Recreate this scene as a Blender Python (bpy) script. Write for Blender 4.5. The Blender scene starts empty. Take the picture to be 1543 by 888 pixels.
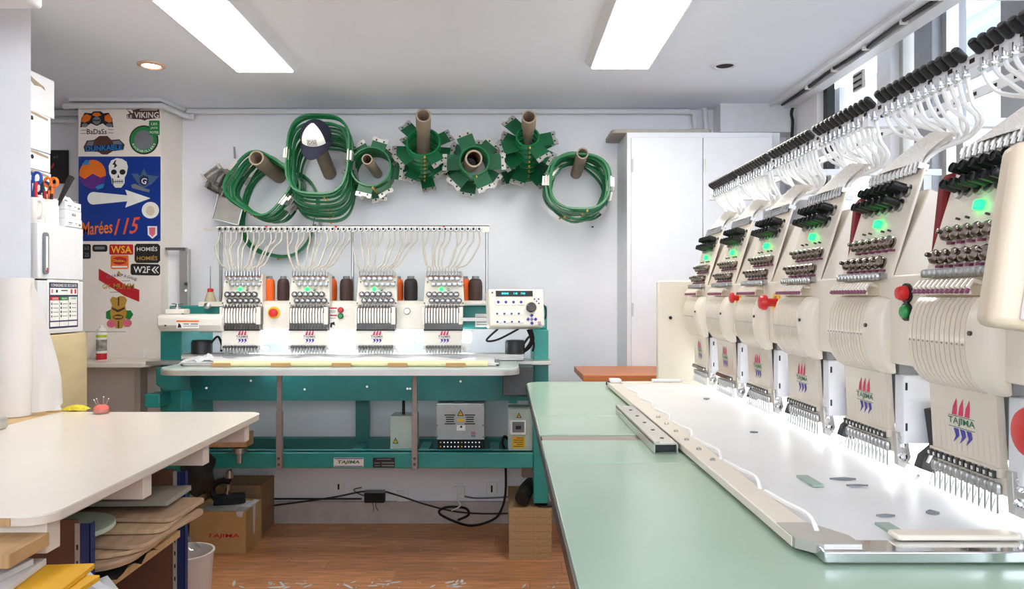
import bpy, bmesh, math, random
from mathutils import Vector, Matrix
random.seed(7)
sc = bpy.context.scene
COL = sc.collection
# ---------------------------------------------------------------- camera, world, exposure
F, CX, CY, CH = 1100.0, 760.0, 447.0, 1.32       # focal length (px), vanishing point, eye height
cam_d = bpy.data.cameras.new('camera'); cam = bpy.data.objects.new('camera', cam_d); COL.objects.link(cam)
cam.location = (0, 0, CH); cam.rotation_euler = (math.radians(90), 0, 0)
cam_d.sensor_width = 36; cam_d.lens = 36*F/1543; cam_d.clip_start = .05
cam_d.shift_x = (771.5-CX)/1543; cam_d.shift_y = (CY-444)/1543
sc.camera = cam
w = bpy.data.worlds.new('sky'); sc.world = w; w.use_nodes = True
bg = w.node_tree.nodes['Background']; bg.inputs[0].default_value = (.82, .91, 1.0, 1); bg.inputs[1].default_value = 4.3
sc.view_settings.view_transform = 'Standard'; sc.view_settings.look = 'None'
sc.view_settings.exposure = 0.46; sc.view_settings.gamma = 1
sc.view_settings.use_curve_mapping = False
sc.cycles.max_bounces = 8; sc.cycles.use_denoising = True
TROFFER, STRIP_BACK, STRIP_RIGHT, SPOT = 13.0, 13.0, 17.0, 12.0   # lamp strengths

# ---------------------------------------------------------------- helpers
def X(px, Y): return (px-CX)*Y/F
def Z(py, Y): return CH+(CY-py)*Y/F
def P(px, py, Y): return Vector((X(px, Y), Y, Z(py, Y)))
def lin(c): return tuple((x/255/12.92) if x/255 <= .04045 else ((x/255+.055)/1.055)**2.4 for x in c)
MATS = {}
def mat(name, rgb, rough=.5, metal=0., emit=0., var=.06, scale=14., bump=0., alpha=1., trans=0., sheen=0., rnd=0., coat=0., stretch=None):
    if name in MATS: return MATS[name]
    m = bpy.data.materials.new(name); m.use_nodes = True; MATS[name] = m
    nt = m.node_tree; N = nt.nodes; L = nt.links; b = N['Principled BSDF']
    c = lin(rgb)
    tc = N.new('ShaderNodeTexCoord'); nz = N.new('ShaderNodeTexNoise'); nz.inputs['Scale'].default_value = scale; nz.inputs['Detail'].default_value = 4
    if stretch:
        mp = N.new('ShaderNodeMapping'); mp.inputs['Scale'].default_value = stretch
        L.new(tc.outputs['Object'], mp.inputs[0]); L.new(mp.outputs[0], nz.inputs['Vector'])
    else: L.new(tc.outputs['Object'], nz.inputs['Vector'])
    rp = N.new('ShaderNodeValToRGB')
    rp.color_ramp.elements[0].position = .3; rp.color_ramp.elements[1].position = .7
    rp.color_ramp.elements[0].color = tuple(max(0, x*(1-var)) for x in c)+(1,)
    rp.color_ramp.elements[1].color = tuple(min(1, x*(1+var)) for x in c)+(1,)
    L.new(nz.outputs['Fac'], rp.inputs[0])
    out = rp.outputs[0]
    if rnd:
        oi = N.new('ShaderNodeObjectInfo'); hs = N.new('ShaderNodeHueSaturation'); mr = N.new('ShaderNodeMapRange')
        mr.inputs['To Min'].default_value = 1-rnd; mr.inputs['To Max'].default_value = 1+rnd
        L.new(oi.outputs['Random'], mr.inputs[0]); L.new(mr.outputs[0], hs.inputs['Value']); L.new(out, hs.inputs['Color']); out = hs.outputs[0]
    L.new(out, b.inputs['Base Color'])
    b.inputs['Roughness'].default_value = rough; b.inputs['Metallic'].default_value = metal
    if coat: b.inputs['Coat Weight'].default_value = coat; b.inputs['Coat Roughness'].default_value = .1
    if trans: b.inputs['Transmission Weight'].default_value = trans
    if sheen: b.inputs['Sheen Weight'].default_value = sheen
    if alpha < 1: b.inputs['Alpha'].default_value = alpha
    if emit: b.inputs['Emission Color'].default_value = c+(1,); b.inputs['Emission Strength'].default_value = emit
    if bump:
        bp = N.new('ShaderNodeBump'); bp.inputs['Strength'].default_value = bump; bp.inputs['Distance'].default_value = .004
        L.new(nz.outputs['Fac'], bp.inputs['Height']); L.new(bp.outputs[0], b.inputs['Normal'])
    return m
def glass(name, tint=(1, 1, 1), gl=.06):
    m = bpy.data.materials.new(name); m.use_nodes = True; MATS[name] = m
    nt = m.node_tree; nt.nodes.clear(); N = nt.nodes; L = nt.links
    o = N.new('ShaderNodeOutputMaterial'); t = N.new('ShaderNodeBsdfTransparent'); g = N.new('ShaderNodeBsdfGlossy'); x = N.new('ShaderNodeMixShader')
    t.inputs[0].default_value = tint+(1,); g.inputs['Roughness'].default_value = .05; x.inputs[0].default_value = gl
    L.new(t.outputs[0], x.inputs[1]); L.new(g.outputs[0], x.inputs[2]); L.new(x.outputs[0], o.inputs[0])
    return m
_T = {}
def text_geo(s, bold=.012):
    if (s, bold) in _T: return _T[(s, bold)]
    cu = bpy.data.curves.new('t', 'FONT'); cu.body = s; cu.size = 1; cu.resolution_u = 2; cu.offset = bold
    o = bpy.data.objects.new('t', cu); me = o.to_mesh()
    vs = [tuple(v.co) for v in me.vertices]; fs = [tuple(p.vertices) for p in me.polygons]
    o.to_mesh_clear(); bpy.data.objects.remove(o); bpy.data.curves.remove(cu)
    x0 = min(v[0] for v in vs); x1 = max(v[0] for v in vs); y0 = min(v[1] for v in vs); y1 = max(v[1] for v in vs)
    vs = [((v[0]-(x0+x1)/2)/(x1-x0), (v[1]-(y0+y1)/2)/(y1-y0)) for v in vs]
    _T[(s, bold)] = (vs, fs); return vs, fs
def crom(pts, n=6, closed=False):
    pts = [Vector(p) for p in pts]; out = []; m = len(pts)
    for i in range(m if closed else m-1):
        if closed: a, b, c, d = pts[i-1], pts[i], pts[(i+1) % m], pts[(i+2) % m]
        else: a = pts[max(i-1, 0)]; b = pts[i]; c = pts[i+1]; d = pts[min(i+2, m-1)]
        for k in range(n):
            t = k/n
            out.append(.5*((2*b)+(c-a)*t+(2*a-5*b+4*c-d)*t*t+(3*b-a-3*c+d)*t**3))
    if not closed: out.append(pts[-1])
    return out
def frame(d):
    d = Vector(d).normalized(); u = d.cross(Vector((0, 0, 1)))
    if u.length < 1e-3: u = d.cross(Vector((0, 1, 0)))
    u.normalize(); return u, d.cross(u).normalized()
class MB:
    def __init__(s): s.v = []; s.f = []; s.m = []; s.c = 0
    def mi(s, i): s.c = i; return s
    def add(s, vs, fs):
        n = len(s.v); s.v += [tuple(v) for v in vs]; s.f += [tuple(i+n for i in f) for f in fs]; s.m += [s.c]*len(fs); return s
    def box(s, x0, x1, y0, y1, z0, z1):
        v = [(x, y, z) for x in (x0, x1) for y in (y0, y1) for z in (z0, z1)]
        return s.add(v, [(0, 1, 3, 2), (4, 6, 7, 5), (0, 4, 5, 1), (2, 3, 7, 6), (0, 2, 6, 4), (1, 5, 7, 3)])
    def obox(s, c, size, R=None):
        c = Vector(c); R = R or Matrix.Identity(3); a, b, d = [q/2 for q in size]
        v = [c+R@Vector((x, y, z)) for x in (-a, a) for y in (-b, b) for z in (-d, d)]
        return s.add(v, [(0, 1, 3, 2), (4, 6, 7, 5), (0, 4, 5, 1), (2, 3, 7, 6), (0, 2, 6, 4), (1, 5, 7, 3)])
    def prism(s, poly, axis, a, b):
        n = len(poly)
        if axis == 'y': A = [(p[0], a, p[1]) for p in poly]; B = [(p[0], b, p[1]) for p in poly]
        elif axis == 'x': A = [(a, p[0], p[1]) for p in poly]; B = [(b, p[0], p[1]) for p in poly]
        else: A = [(p[0], p[1], a) for p in poly]; B = [(p[0], p[1], b) for p in poly]
        return s.add(A+B, [tuple(range(n)), tuple(range(2*n-1, n-1, -1))]+[(i, (i+1) % n, (i+1) % n+n, i+n) for i in range(n)])
    def cyl(s, p0, p1, r0, r1=None, n=12, caps=True):
        r1 = r0 if r1 is None else r1; p0 = Vector(p0); p1 = Vector(p1); u, w_ = frame(p1-p0)
        A = [p0+r0*(math.cos(t)*u+math.sin(t)*w_) for t in [2*math.pi*i/n for i in range(n)]]
        B = [p1+r1*(math.cos(t)*u+math.sin(t)*w_) for t in [2*math.pi*i/n for i in range(n)]]
        f = [(i, (i+1) % n, (i+1) % n+n, i+n) for i in range(n)]
        if caps: f += [tuple(range(n)), tuple(range(2*n-1, n-1, -1))]
        return s.add(A+B, f)
    def lathe(s, o, d, prof, n=16, closed=False):
        o = Vector(o); d = Vector(d).normalized(); u, w_ = frame(d); v = []; f = []; m = len(prof)
        for r, h in prof:
            for i in range(n):
                t = 2*math.pi*i/n; v.append(o+d*h+r*(math.cos(t)*u+math.sin(t)*w_))
        for j in range(m if closed else m-1):
            for i in range(n):
                k = (j+1) % m; f.append((j*n+i, j*n+(i+1) % n, k*n+(i+1) % n, k*n+i))
        if not closed: f += [tuple(range(n)), tuple(range(m*n-1, (m-1)*n-1, -1))]
        return s.add(v, f)
    def tube(s, pts, r, n=6, closed=False, caps=True):
        pts = [Vector(p) for p in pts]; m = len(pts); v = []; f = []; u = None
        for i, p in enumerate(pts):
            d = (pts[(i+1) % m]-pts[i-1]) if closed else (pts[min(i+1, m-1)]-pts[max(i-1, 0)])
            if d.length < 1e-9: d = Vector((0, 0, 1))
            d.normalize()
            if u is None: u = frame(d)[0]
            u = (u-d*u.dot(d))
            if u.length < 1e-6: u = frame(d)[0]
            u.normalize(); w_ = d.cross(u); rr = r[i] if isinstance(r, (list, tuple)) else r
            v += [p+rr*(math.cos(t)*u+math.sin(t)*w_) for t in [2*math.pi*k/n for k in range(n)]]
        for i in range(m if closed else m-1):
            j = (i+1) % m
            for k in range(n): f.append((i*n+k, i*n+(k+1) % n, j*n+(k+1) % n, j*n+k))
        if caps and not closed: f += [tuple(range(n)), tuple(range(m*n-1, (m-1)*n-1, -1))]
        return s.add(v, f)
    def band(s, path, prof, up=(0, 1, 0)):
        """closed sweep: prof [(radial, axial)] along a closed path lying in the plane normal to up"""
        up = Vector(up); m = len(path); k = len(prof); v = []; f = []
        for i, p in enumerate(path):
            d = (Vector(path[(i+1) % m])-Vector(path[i-1])).normalized(); o = up.cross(d).normalized()
            v += [Vector(p)+o*a+up*b for a, b in prof]
        for i in range(m):
            j = (i+1) % m
            for q in range(k): f.append((i*k+q, i*k+(q+1) % k, j*k+(q+1) % k, j*k+q))
        return s.add(v, f)
    def grid(s, rows):
        m = len(rows); n = len(rows[0])
        return s.add([p for r in rows for p in r], [(i*n+j, i*n+j+1, (i+1)*n+j+1, (i+1)*n+j) for i in range(m-1) for j in range(n-1)])
    def text(s, t, o, u, w_, W, H, lift=.0006, bold=.012):
        vs, fs = text_geo(t, bold); u = Vector(u); w_ = Vector(w_); nrm = u.cross(w_).normalized(); o = Vector(o)+nrm*lift
        return s.add([o+u*(x*W)+w_*(y*H) for x, y in vs], fs)
    def poly(s, pts): return s.add(pts, [tuple(range(len(pts)))])
    def mesh(s, name, mats, smooth=35, recalc=True, center=True):
        if center:
            lo = [min(q[i] for q in s.v) for i in range(3)]; hi = [max(q[i] for q in s.v) for i in range(3)]
            c = Vector([(lo[i]+hi[i])/2 for i in range(3)])
        else: c = Vector((0, 0, 0))
        me = bpy.data.meshes.new(name); me.from_pydata([tuple(Vector(q)-c) for q in s.v], [], s.f)
        for m in (mats if isinstance(mats, (list, tuple)) else [mats]): me.materials.append(m)
        me.polygons.foreach_set('material_index', s.m)
        if recalc:
            bm = bmesh.new(); bm.from_mesh(me); bmesh.ops.recalc_face_normals(bm, faces=bm.faces); bm.to_mesh(me); bm.free()
        if smooth:
            me.polygons.foreach_set('use_smooth', [True]*len(me.polygons)); me.set_sharp_from_angle(angle=math.radians(smooth))
        me.update(); return me, c
WL = {}
def link(name, data, parent=None, loc=(0, 0, 0), rot=None, local=False):
    o = bpy.data.objects.new(name, data); COL.objects.link(o); loc = Vector(loc)
    if parent is not None:
        o.parent = parent; o.location = loc if local else loc-WL[parent]
        WL[o] = loc if not local else WL[parent]+loc
    else: o.location = loc; WL[o] = loc
    if rot: o.rotation_euler = rot
    return o
def tag(o, label=None, cat=None, group=None, kind=None):
    if label: o['label'] = label
    if cat: o['category'] = cat
    if group: o['group'] = group
    if kind: o['kind'] = kind
    return o
def thing(name, label, cat, loc=(0, 0, 0), group=None, rot=None):
    o = link(name, None, None, loc, rot); o.empty_display_size = .05
    return tag(o, label, cat, group)
def part(name, mb, mats, parent=None, bevel=0, smooth=35, local=False, seg=2, label=None, recalc=True):
    me, c = mb.mesh(name, mats, smooth, recalc)
    o = link(name, me, parent, c, None, local)
    if bevel:
        b = o.modifiers.new('bevel', 'BEVEL'); b.width = bevel; b.segments = seg; b.limit_method = 'ANGLE'; b.angle_limit = math.radians(40)
    if label: o['label'] = label
    return o
def bits(o): o['kind'] = 'stuff'; return o
def one(name, mb, mats, label, cat, group=None, **k): return tag(part(name, mb, mats, None, **k), label, cat, group)
def struct(name, mb, mats, **k): return tag(part(name, mb, mats, None, **k), kind='structure')
def copy_tree(o, off, parent=None, first=True, label=None, group=None):
    c = o.copy(); COL.objects.link(c); off = Vector(off); WL[c] = WL[o]+off
    if parent is not None: c.parent = parent
    if first:
        c.location = o.location+off
        if parent is not None and o.parent is not None and parent is not o.parent: c.location += WL[o.parent]-WL[parent]
    for ch in list(o.children): copy_tree(ch, off, c, False)
    if label: c['label'] = label
    if group: c['group'] = group
    return c
def rx(a): return Matrix.Rotation(math.radians(a), 3, 'X')
def ry(a): return Matrix.Rotation(math.radians(a), 3, 'Y')
def rz(a): return Matrix.Rotation(math.radians(a), 3, 'Z')
def circ(cx, cy, r, n=24, ry_=None, a0=0, a1=360):
    ry_ = r if ry_ is None else ry_; full = abs(a1-a0) >= 360
    k = n if full else n+1
    return [(cx+r*math.cos(math.radians(a0+(a1-a0)*i/n)), cy+ry_*math.sin(math.radians(a0+(a1-a0)*i/n))) for i in range(k)]
def rrect(x0, x1, y0, y1, r, n=4):
    rs = r if isinstance(r, (list, tuple)) else [r]*4; o = []
    for (cx, cy, a), q in zip(((x1, y1, 0), (x0, y1, 90), (x0, y0, 180), (x1, y0, 270)), rs):
        q = max(q, 1e-4); sx = -1 if cx == x1 else 1; sy = -1 if cy == y1 else 1
        for i in range(n+1):
            t = math.radians(a+90*i/n); o.append((cx+sx*q+q*math.cos(t), cy+sy*q+q*math.sin(t)))
    return o

# ---------------------------------------------------------------- materials
M = dict(
 wall=mat('wall_paint', (240, 239, 243), .75, var=.03, scale=3, bump=.05), ceil=mat('ceiling_paint', (236, 239, 248), .85, var=.02, scale=2),
 pillar=mat('pillar_paint', (246, 235, 226), .7, var=.03, scale=4), white=mat('white_paint', (226, 226, 229), .45, var=.02), trimw=mat('trim_paint', (228, 228, 230), .5, var=.03),
 grime=mat('baseboard_paint', (196, 186, 180), .7, var=.12, scale=9),
 wood=mat('laminate_plank', (206, 142, 98), .36, var=.28, scale=5, stretch=(1.2, 9, 1), rnd=.14), subfloor=mat('floor_base', (74, 46, 32), .7, var=.2),
 teal=mat('teal_enamel', (46, 144, 136), .36, var=.04), tealD=mat('teal_shaded_enamel', (34, 112, 108), .45, var=.06),  # tealD is the same teal, with the shade under the table put into its colour
 cream=mat('cream_enamel', (233, 227, 216), .32, var=.02), cream2=mat('ivory_plastic', (226, 219, 205), .35, var=.02),
 creamR=mat('warm_cream_enamel', (226, 215, 199), .3, var=.02), creamR2=mat('warm_ivory_plastic', (219, 206, 188), .25, var=.02, coat=.3),
 beige=mat('beige_plastic', (222, 205, 180), .4, var=.03), mint=mat('mint_laminate', (166, 188, 167), .2, var=.05, scale=2.5),
 steel=mat('brushed_steel', (176, 176, 174), .32, 1., var=.08), chrome=mat('chrome', (220, 222, 224), .08, 1., var=.02), iron=mat('dark_steel', (92, 90, 88), .35, .9, var=.15),
 alu=mat('aluminium', (196, 192, 186), .42, .75, var=.05), strutm=mat('strut_grey', (158, 146, 138), .5, .3),
 black=mat('black_plastic', (24, 24, 26), .42), rubber=mat('black_rubber', (18, 17, 17), .7), dark=mat('dark_void', (30, 28, 26), .8),
 green=mat('hoop_green', (6, 108, 58), .38, var=.1), greenD=mat('hoop_bracket_green', (8, 86, 50), .42, var=.1),
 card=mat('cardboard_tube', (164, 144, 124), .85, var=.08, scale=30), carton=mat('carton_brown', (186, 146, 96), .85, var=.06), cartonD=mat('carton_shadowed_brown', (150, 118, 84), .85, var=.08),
 tubew=mat('white_nylon_tube', (240, 238, 234), .4, var=.02), tubeg=mat('grey_nylon_tube', (186, 178, 166), .45),
 red=mat('red_plastic', (206, 34, 32), .32), greenb=mat('green_button', (30, 140, 66), .3), yellow=mat('yellow_plastic', (236, 186, 20), .4),
 led=mat('led_green', (20, 255, 90), .4, emit=3.2), purple=mat('magenta_lever_tip', (122, 52, 84), .4), 
 mag=mat('logo_magenta', (206, 34, 92), .4), vio=mat('logo_violet', (58, 52, 150), .4), lgreen=mat('logo_green', (24, 110, 82), .4), ltext=mat('logo_teal_text', (70, 120, 110), .4),
 ply=mat('plywood', (206, 170, 120), .6, var=.12, scale=6, stretch=(1, 6, 1)), plyD=mat('raw_chipboard', (176, 140, 98), .8, var=.14, scale=90), 
 desk=mat('table_laminate', (229, 220, 207), .2, var=.035, scale=1.6), deske=mat('table_edge', (205, 190, 176), .6, var=.06),
 blue=mat('board_blue', (8, 52, 140), .35), orange=mat('orange_thread', (236, 98, 22), .6, var=.1, scale=60, stretch=(1, 1, 20)), brown=mat('brown_thread', (66, 44, 36), .6, var=.15, scale=60, stretch=(1, 1, 20)), dbrown=mat('dark_brown_thread', (44, 34, 32), .6, var=.15, scale=60, stretch=(1, 1, 20)), ythread=mat('yellow_thread', (226, 160, 30), .6, var=.1, scale=60),
 paper=mat('white_paper', (224, 225, 229), .7, var=.02), film=mat('backing_sheet', (222, 222, 222), .35, var=.03, scale=6), fabric=mat('white_interfacing', (222, 215, 208), .8, var=.03, scale=8),
 rust=mat('brown_fibreboard', (110, 74, 56), .75, var=.08), rackb=mat('rack_blue', (26, 44, 92), .5), rackc=mat('rack_cream_strip', (176, 162, 146), .5),
 copper=mat('orange_brown_desktop', (196, 116, 62), .4, var=.1, scale=4, stretch=(1, 8, 1)), navy=mat('navy_cloth', (26, 28, 50), .8), textk=mat('print_black', (28, 26, 26), .6),
 pwhite=mat('print_white', (240, 238, 232), .5), pred=mat('print_red', (196, 30, 40), .5), porange=mat('print_orange', (240, 118, 26), .5), pgreen=mat('print_green', (32, 130, 60), .5), pgrey=mat('print_grey', (120, 124, 130), .5), pgold=mat('print_gold', (196, 150, 60), .45), pyellow=mat('print_yellow', (244, 196, 40), .5), ppurple=mat('print_purple', (96, 40, 132), .5), pbrown=mat('print_brown', (86, 52, 40), .5), pblue=mat('print_light_blue', (40, 130, 196), .5), pnavy=mat('print_navy', (34, 36, 84), .5), pink=mat('print_pink', (226, 110, 130), .5), psteel=mat('print_slate', (72, 96, 132), .5),
)
M['glass'] = glass('window_glass'); M['clear'] = glass('clear_plastic', (.93, .93, .92), .08)
M['diff'] = mat('troffer_diffuser', (255, 252, 244), .5, emit=TROFFER, var=0); M['strip'] = mat('machine_lamp_tube', (245, 250, 255), .5, emit=STRIP_BACK, var=0)
M['stripR'] = mat('machine_led_lens', (250, 252, 255), .5, emit=STRIP_RIGHT, var=0); M['spot'] = mat('spot_bulb', (255, 206, 176), .5, emit=SPOT, var=0)
M['screen'] = mat('display_digits', (60, 200, 210), .5, emit=1.0, var=0)
# ================================================================ THE ROOM
YB = 4.26; ZC = 2.41; XR = 1.64; XL = -2.75; YF = -1.3
struct('floor', MB().box(XL, XR+.3, YF, YB+.1, -.12, -.012), M['subfloor'])
floor = bpy.data.objects['floor']
pw, pl = .125, 1.15; rows = int((YB-2.2)/pw)+1
for j in range(rows):                                   # laminate planks, the visible rows
    y1 = YB-j*pw; y0 = y1-pw; x = XL-random.random()*pl
    while x < XR:
        a, b = max(x, XL), min(x+pl, XR)
        if b-a > .02: part('plank', MB().box(a+.0008, b-.0008, max(y0, 2.2)+.0008, y1-.0008, -.012, 0), M['wood'], floor)
        x += pl
part('plank_field', MB().box(XL, XR, YF, 2.2, -.012, 0), M['wood'], floor)
struct('wall_back', MB().box(XL-.1, XR+.4, YB, YB+.1, -.1, ZC+.1), M['wall'])
struct('wall_left', MB().box(XL-.1, XL, YF, YB, -.1, ZC+.1), M['wall'])
struct('ceiling', MB().box(XL-.1, XR, YF, YB+.1, ZC, ZC+.1), M['ceil'])
struct('wall_front', MB().box(XL-.1, -2.5, YF-.1, YF, -.1, ZC+.1).box(1.5, XR+.3, YF-.1, YF, -.1, ZC+.1).box(-2.5, 1.5, YF-.1, YF, -.1, 1.25).box(-2.5, 1.5, YF-.1, YF, 2.34, ZC+.1), M['wall'])  # unseen wall behind the camera; its opening is shaped to let in fill daylight
# ceiling beam and the partition stub on the left
struct('beam', MB().box(XL, -1.42, 2.08, 2.25, 2.203, ZC).box(-1.42, XR+.25, 2.10, 2.25, Z(3.5, 2.25), ZC), M['trimw'], bevel=.012)
struct('wall_partition', MB().prism([(XL, 2.67), (X(46.5, 2.67), 2.67), (X(46, 2.735), 2.735), (XL, 2.735)], 'z', 0, ZC), M['white'])
# pillar with a bevelled right side
px0, px1 = X(118, 4.04), X(243, 4.04)
struct('pillar', MB().prism([(px0, 4.04), (px1, 4.04), (px1+.02, YB), (px0, YB)], 'z', 0, ZC), M['pillar'])
# conduits and mouldings under the ceiling
def pipe(name, pts, r, m): return struct(name, MB().tube(pts, r, 8), m)
yw = YB
struct('trim_1', MB().box(px1+.02, X(1052, yw), yw-.035, yw, Z(163, yw), Z(156, yw)+.03), M['trimw'])
pipe('trim_2', [(px1+.06, yw-.03, Z(170, yw)), (X(1036, yw), yw-.03, Z(170, yw)), (X(1044, yw), yw-.03, Z(174, yw)), (X(1046, yw), yw-.03, Z(196, yw))], .016, M['trimw'])
pipe('trim_3', [(X(1050, yw), yw-.03, Z(160, yw)), (X(1060, yw), yw-.035, Z(168, yw)), (X(1062, yw), yw-.035, Z(198, yw))], .014, M['trimw'])
struct('trim_4', MB().box(px0-.03, px1+.01, 4.0, 4.04, 2.392, ZC).prism([(px1+.01, 4.0), (px1+.06, YB), (px1+.02, YB), (px1, 4.02)], 'z', 2.392, ZC), M['trimw'])
pipe('trim_5', [(px0-.07, 4.03, 2.37), (px0-.03, 4.018, 2.37), (px1-.06, 4.018, 2.37), (px1+.015, 4.012, 2.37), (px1+.065, YB-.04, 2.36), (px1+.10, YB-.03, 2.36)], .016, M['trimw'])
struct('trim_6', MB().box(XL, px0, YB-.03, YB, Z(176, yw), Z(168, yw)), M['trimw'])
pipe('trim_7', [(XL, YB-.03, Z(184, yw)), (px0, YB-.03, Z(184, yw))], .014, M['trimw'])
struct('trim_8', MB().box(X(1075, yw), XR, 4.12, YB, Z(199, 4.12), ZC), M['trimw'])       # boxed duct above the cabinet
struct('baseboard_back', MB().box(XL, XR, YB-.018, YB, 0, Z(758, yw)).box(XL, XR, YB-.026, YB, Z(758, yw), Z(755, yw)), M['grime'])
# ---------------------------------------------------------------- right wall with its window strip
struct('wall_right', MB().box(XR, XR+.25, YF, YB, -.1, .88).box(XR, XR+.16, 3.83, YB, .88, ZC).box(XR, XR+.03, YF, YB, ZC, ZC+.35).box(XR, XR+.4, YF, YB, ZC+.35, ZC+.42), M['wall'])
struct('trim_9', MB().box(1.495, 1.51, YF, YB, ZC-.018, ZC).box(1.51, 1.555, YF, YB, ZC-.008, ZC).box(1.575, XR, YF, YB, ZC-.03, ZC), M['white'])
cab = crom([(1.56, 4.1, ZC-.012), (1.565, 3.8, ZC-.014), (1.555, 3.5, ZC-.012), (1.567, 3.2, ZC-.016), (1.556, 2.9, ZC-.013), (1.565, 2.6, ZC-.016), (1.56, 2.3, ZC-.012)], 5)
t = thing('ceiling_cable', 'black cable clipped along the ceiling edge above the windows', 'cable', (1.56, 3.2, ZC-.012))
part('cable', MB().tube(cab, .008, 6), M['black'], t)
for yy in (3.75, 3.45, 3.15, 2.85, 2.55): part('clip', MB().box(1.545, 1.578, yy-.006, yy+.006, ZC-.026, ZC-.002), M['pwhite'], t)
one('wall_cable', MB().tube(crom([(XR-.02, 4.1, ZC-.03), (XR-.02, 4.12, ZC-.06), (XR-.02, 4.1, 2.3), (XR-.03, 4.09, 2.2)], 4), .009, 6), M['black'], 'black cable dropping behind the white cabinet at the back right corner', 'cable')
# windows: glass plane at X = 1.80
XG = 1.80; zs, zt = .9, 2.72
struct('trim_10', MB().box(XR-.012, XR+.06, 3.80, 3.86, .88, ZC).box(XR+.1, XR+.13, 3.79, 3.83, .88, ZC), M['trimw'])
struct('trim_11', MB().box(XR+.02, XR+.06, 3.755, 3.80, .88, ZC+.2), M['black'])
def window(n, y0, y1, m='alu'):
    fr = .03
    o = struct('window_%d' % n, MB().box(XG-.02, XG+.03, y0, y0+fr, zs, zt).box(XG-.02, XG+.03, y1-fr, y1, zs, zt).box(XG-.02, XG+.03, y0, y1, zs, zs+.05).box(XG-.02, XG+.03, y0, y1, 1.28, 1.33).box(XG-.02, XG+.03, y0, y1, zt-.04, zt), M[m])
    part('pane', MB().box(XG+.002, XG+.006, y0+fr, y1-fr, zs+.05, 1.28), M['glass'], o)
    part('pane', MB().box(XG+.002, XG+.006, y0+fr, y1-fr, 1.33, zt-.04), M['glass'], o)
window(1, 3.41, 4.2, 'white'); window(2, 3.10, 3.29, 'alu'); window(3, 2.56, 2.97, 'alu'); window(4, 1.75, 2.42, 'white'); window(5, .7, 1.62, 'alu'); window(6, -.9, .58, 'white')
k = 12
for y0, y1 in ((3.29, 3.41), (2.97, 3.10), (2.42, 2.56), (1.62, 1.75), (.58, .7), (YF, -.9)):
    struct('trim_%d' % k, MB().box(XG-.06, XG+.08, y0, y1, .88, zt+.05), mat('grey_window_post', (150, 152, 158), .5, .3) if k in (13, 14) else M['trimw']); k += 1
tag(part('window_vent', MB().box(1.775, 1.79, 3.62, 3.72, 2.36, 2.45).mi(1).box(1.77, 1.776, 3.63, 3.71, 2.37, 2.376).box(1.77, 1.776, 3.63, 3.71, 2.40, 2.406).box(1.77, 1.776, 3.63, 3.71, 2.43, 2.436), [M['strutm'], M['dark']]), 'small square grey vent grille set in the window pane by the ceiling', 'vent')
# across the street
t = thing('neighbour_building', 'pale building with grey eave seen through the windows at the right', 'building', (5.2, 2, 0))
part('wall', MB().box(5.2, 5.4, -3, 9, -1, 3.6), mat('outdoor_render', (240, 240, 238), .8), t)
part('eave', MB().box(4.3, 5.3, -3, 9, Z(65, 1)*0+1.32+.566*4.3, 1.32+.566*4.3+.25), mat('outdoor_zinc', (130, 146, 166), .5), t)
part('gutter', MB().box(4.2, 4.32, -3, 9, 1.32+.60*4.3, 1.32+.60*4.3+.05), M['pwhite'], t)
part('fascia', MB().box(4.22, 4.3, -3, 9, 1.32+.65*4.3, 1.32+.65*4.3+.5), mat('outdoor_zinc', (130, 146, 166)), t)
struct('pavement', MB().box(XR+.3, 6, -4, 9, -.3, -.1), mat('outdoor_asphalt', (150, 150, 150), .9))
# ---------------------------------------------------------------- ceiling lights
def troffer(x0, x1, y0, y1, label):
    t = thing('ceiling_light', label, 'ceiling light', ((x0+x1)/2, (y0+y1)/2, ZC), 'ceiling panel lights')
    zb = 2.377; a = .028
    part('housing', MB().add([(x0-a, y0, ZC), (x1+a, y0, ZC), (x1+a, y1+.015, ZC), (x0-a, y1+.015, ZC), (x0, y0+.01, zb), (x1, y0+.01, zb), (x1, y1, zb), (x0, y1, zb)], [(0, 1, 2, 3), (0, 4, 5, 1), (1, 5, 6, 2), (2, 6, 7, 3), (3, 7, 4, 0), (4, 5, 6, 7)]), M['white'], t)
    part('diffuser', MB().box(x0+.006, x1-.006, y0+.016, y1-.006, zb-.004, zb-.0005), M['diff'], t)
troffer(X(356.8, 3.43), X(443.8, 3.43), 2.27, 3.43, 'lit rectangular ceiling panel light on the left side')
troffer(X(890, 3.38), X(978, 3.38), 2.27, 3.38, 'lit rectangular ceiling panel light on the right, before the cabinet')
def spot(x, y, lit, label):
    t = thing('downlight', label, 'downlight', (x, y, ZC), 'round recessed ceiling spots')
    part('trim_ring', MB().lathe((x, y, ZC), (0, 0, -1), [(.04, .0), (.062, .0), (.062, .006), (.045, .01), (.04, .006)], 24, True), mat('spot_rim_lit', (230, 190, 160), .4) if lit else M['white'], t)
    part('bulb', MB().cyl((x, y, ZC-.001), (x, y, ZC-.005), .041, n=24), M['spot'] if lit else M['dark'], t)
spot(X(228, 3.43), 3.43, True, 'lit warm recessed ceiling spot near the pillar')
spot(X(1092, 3.43), 3.43, False, 'unlit dark recessed ceiling spot near the white cabinet')
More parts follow.
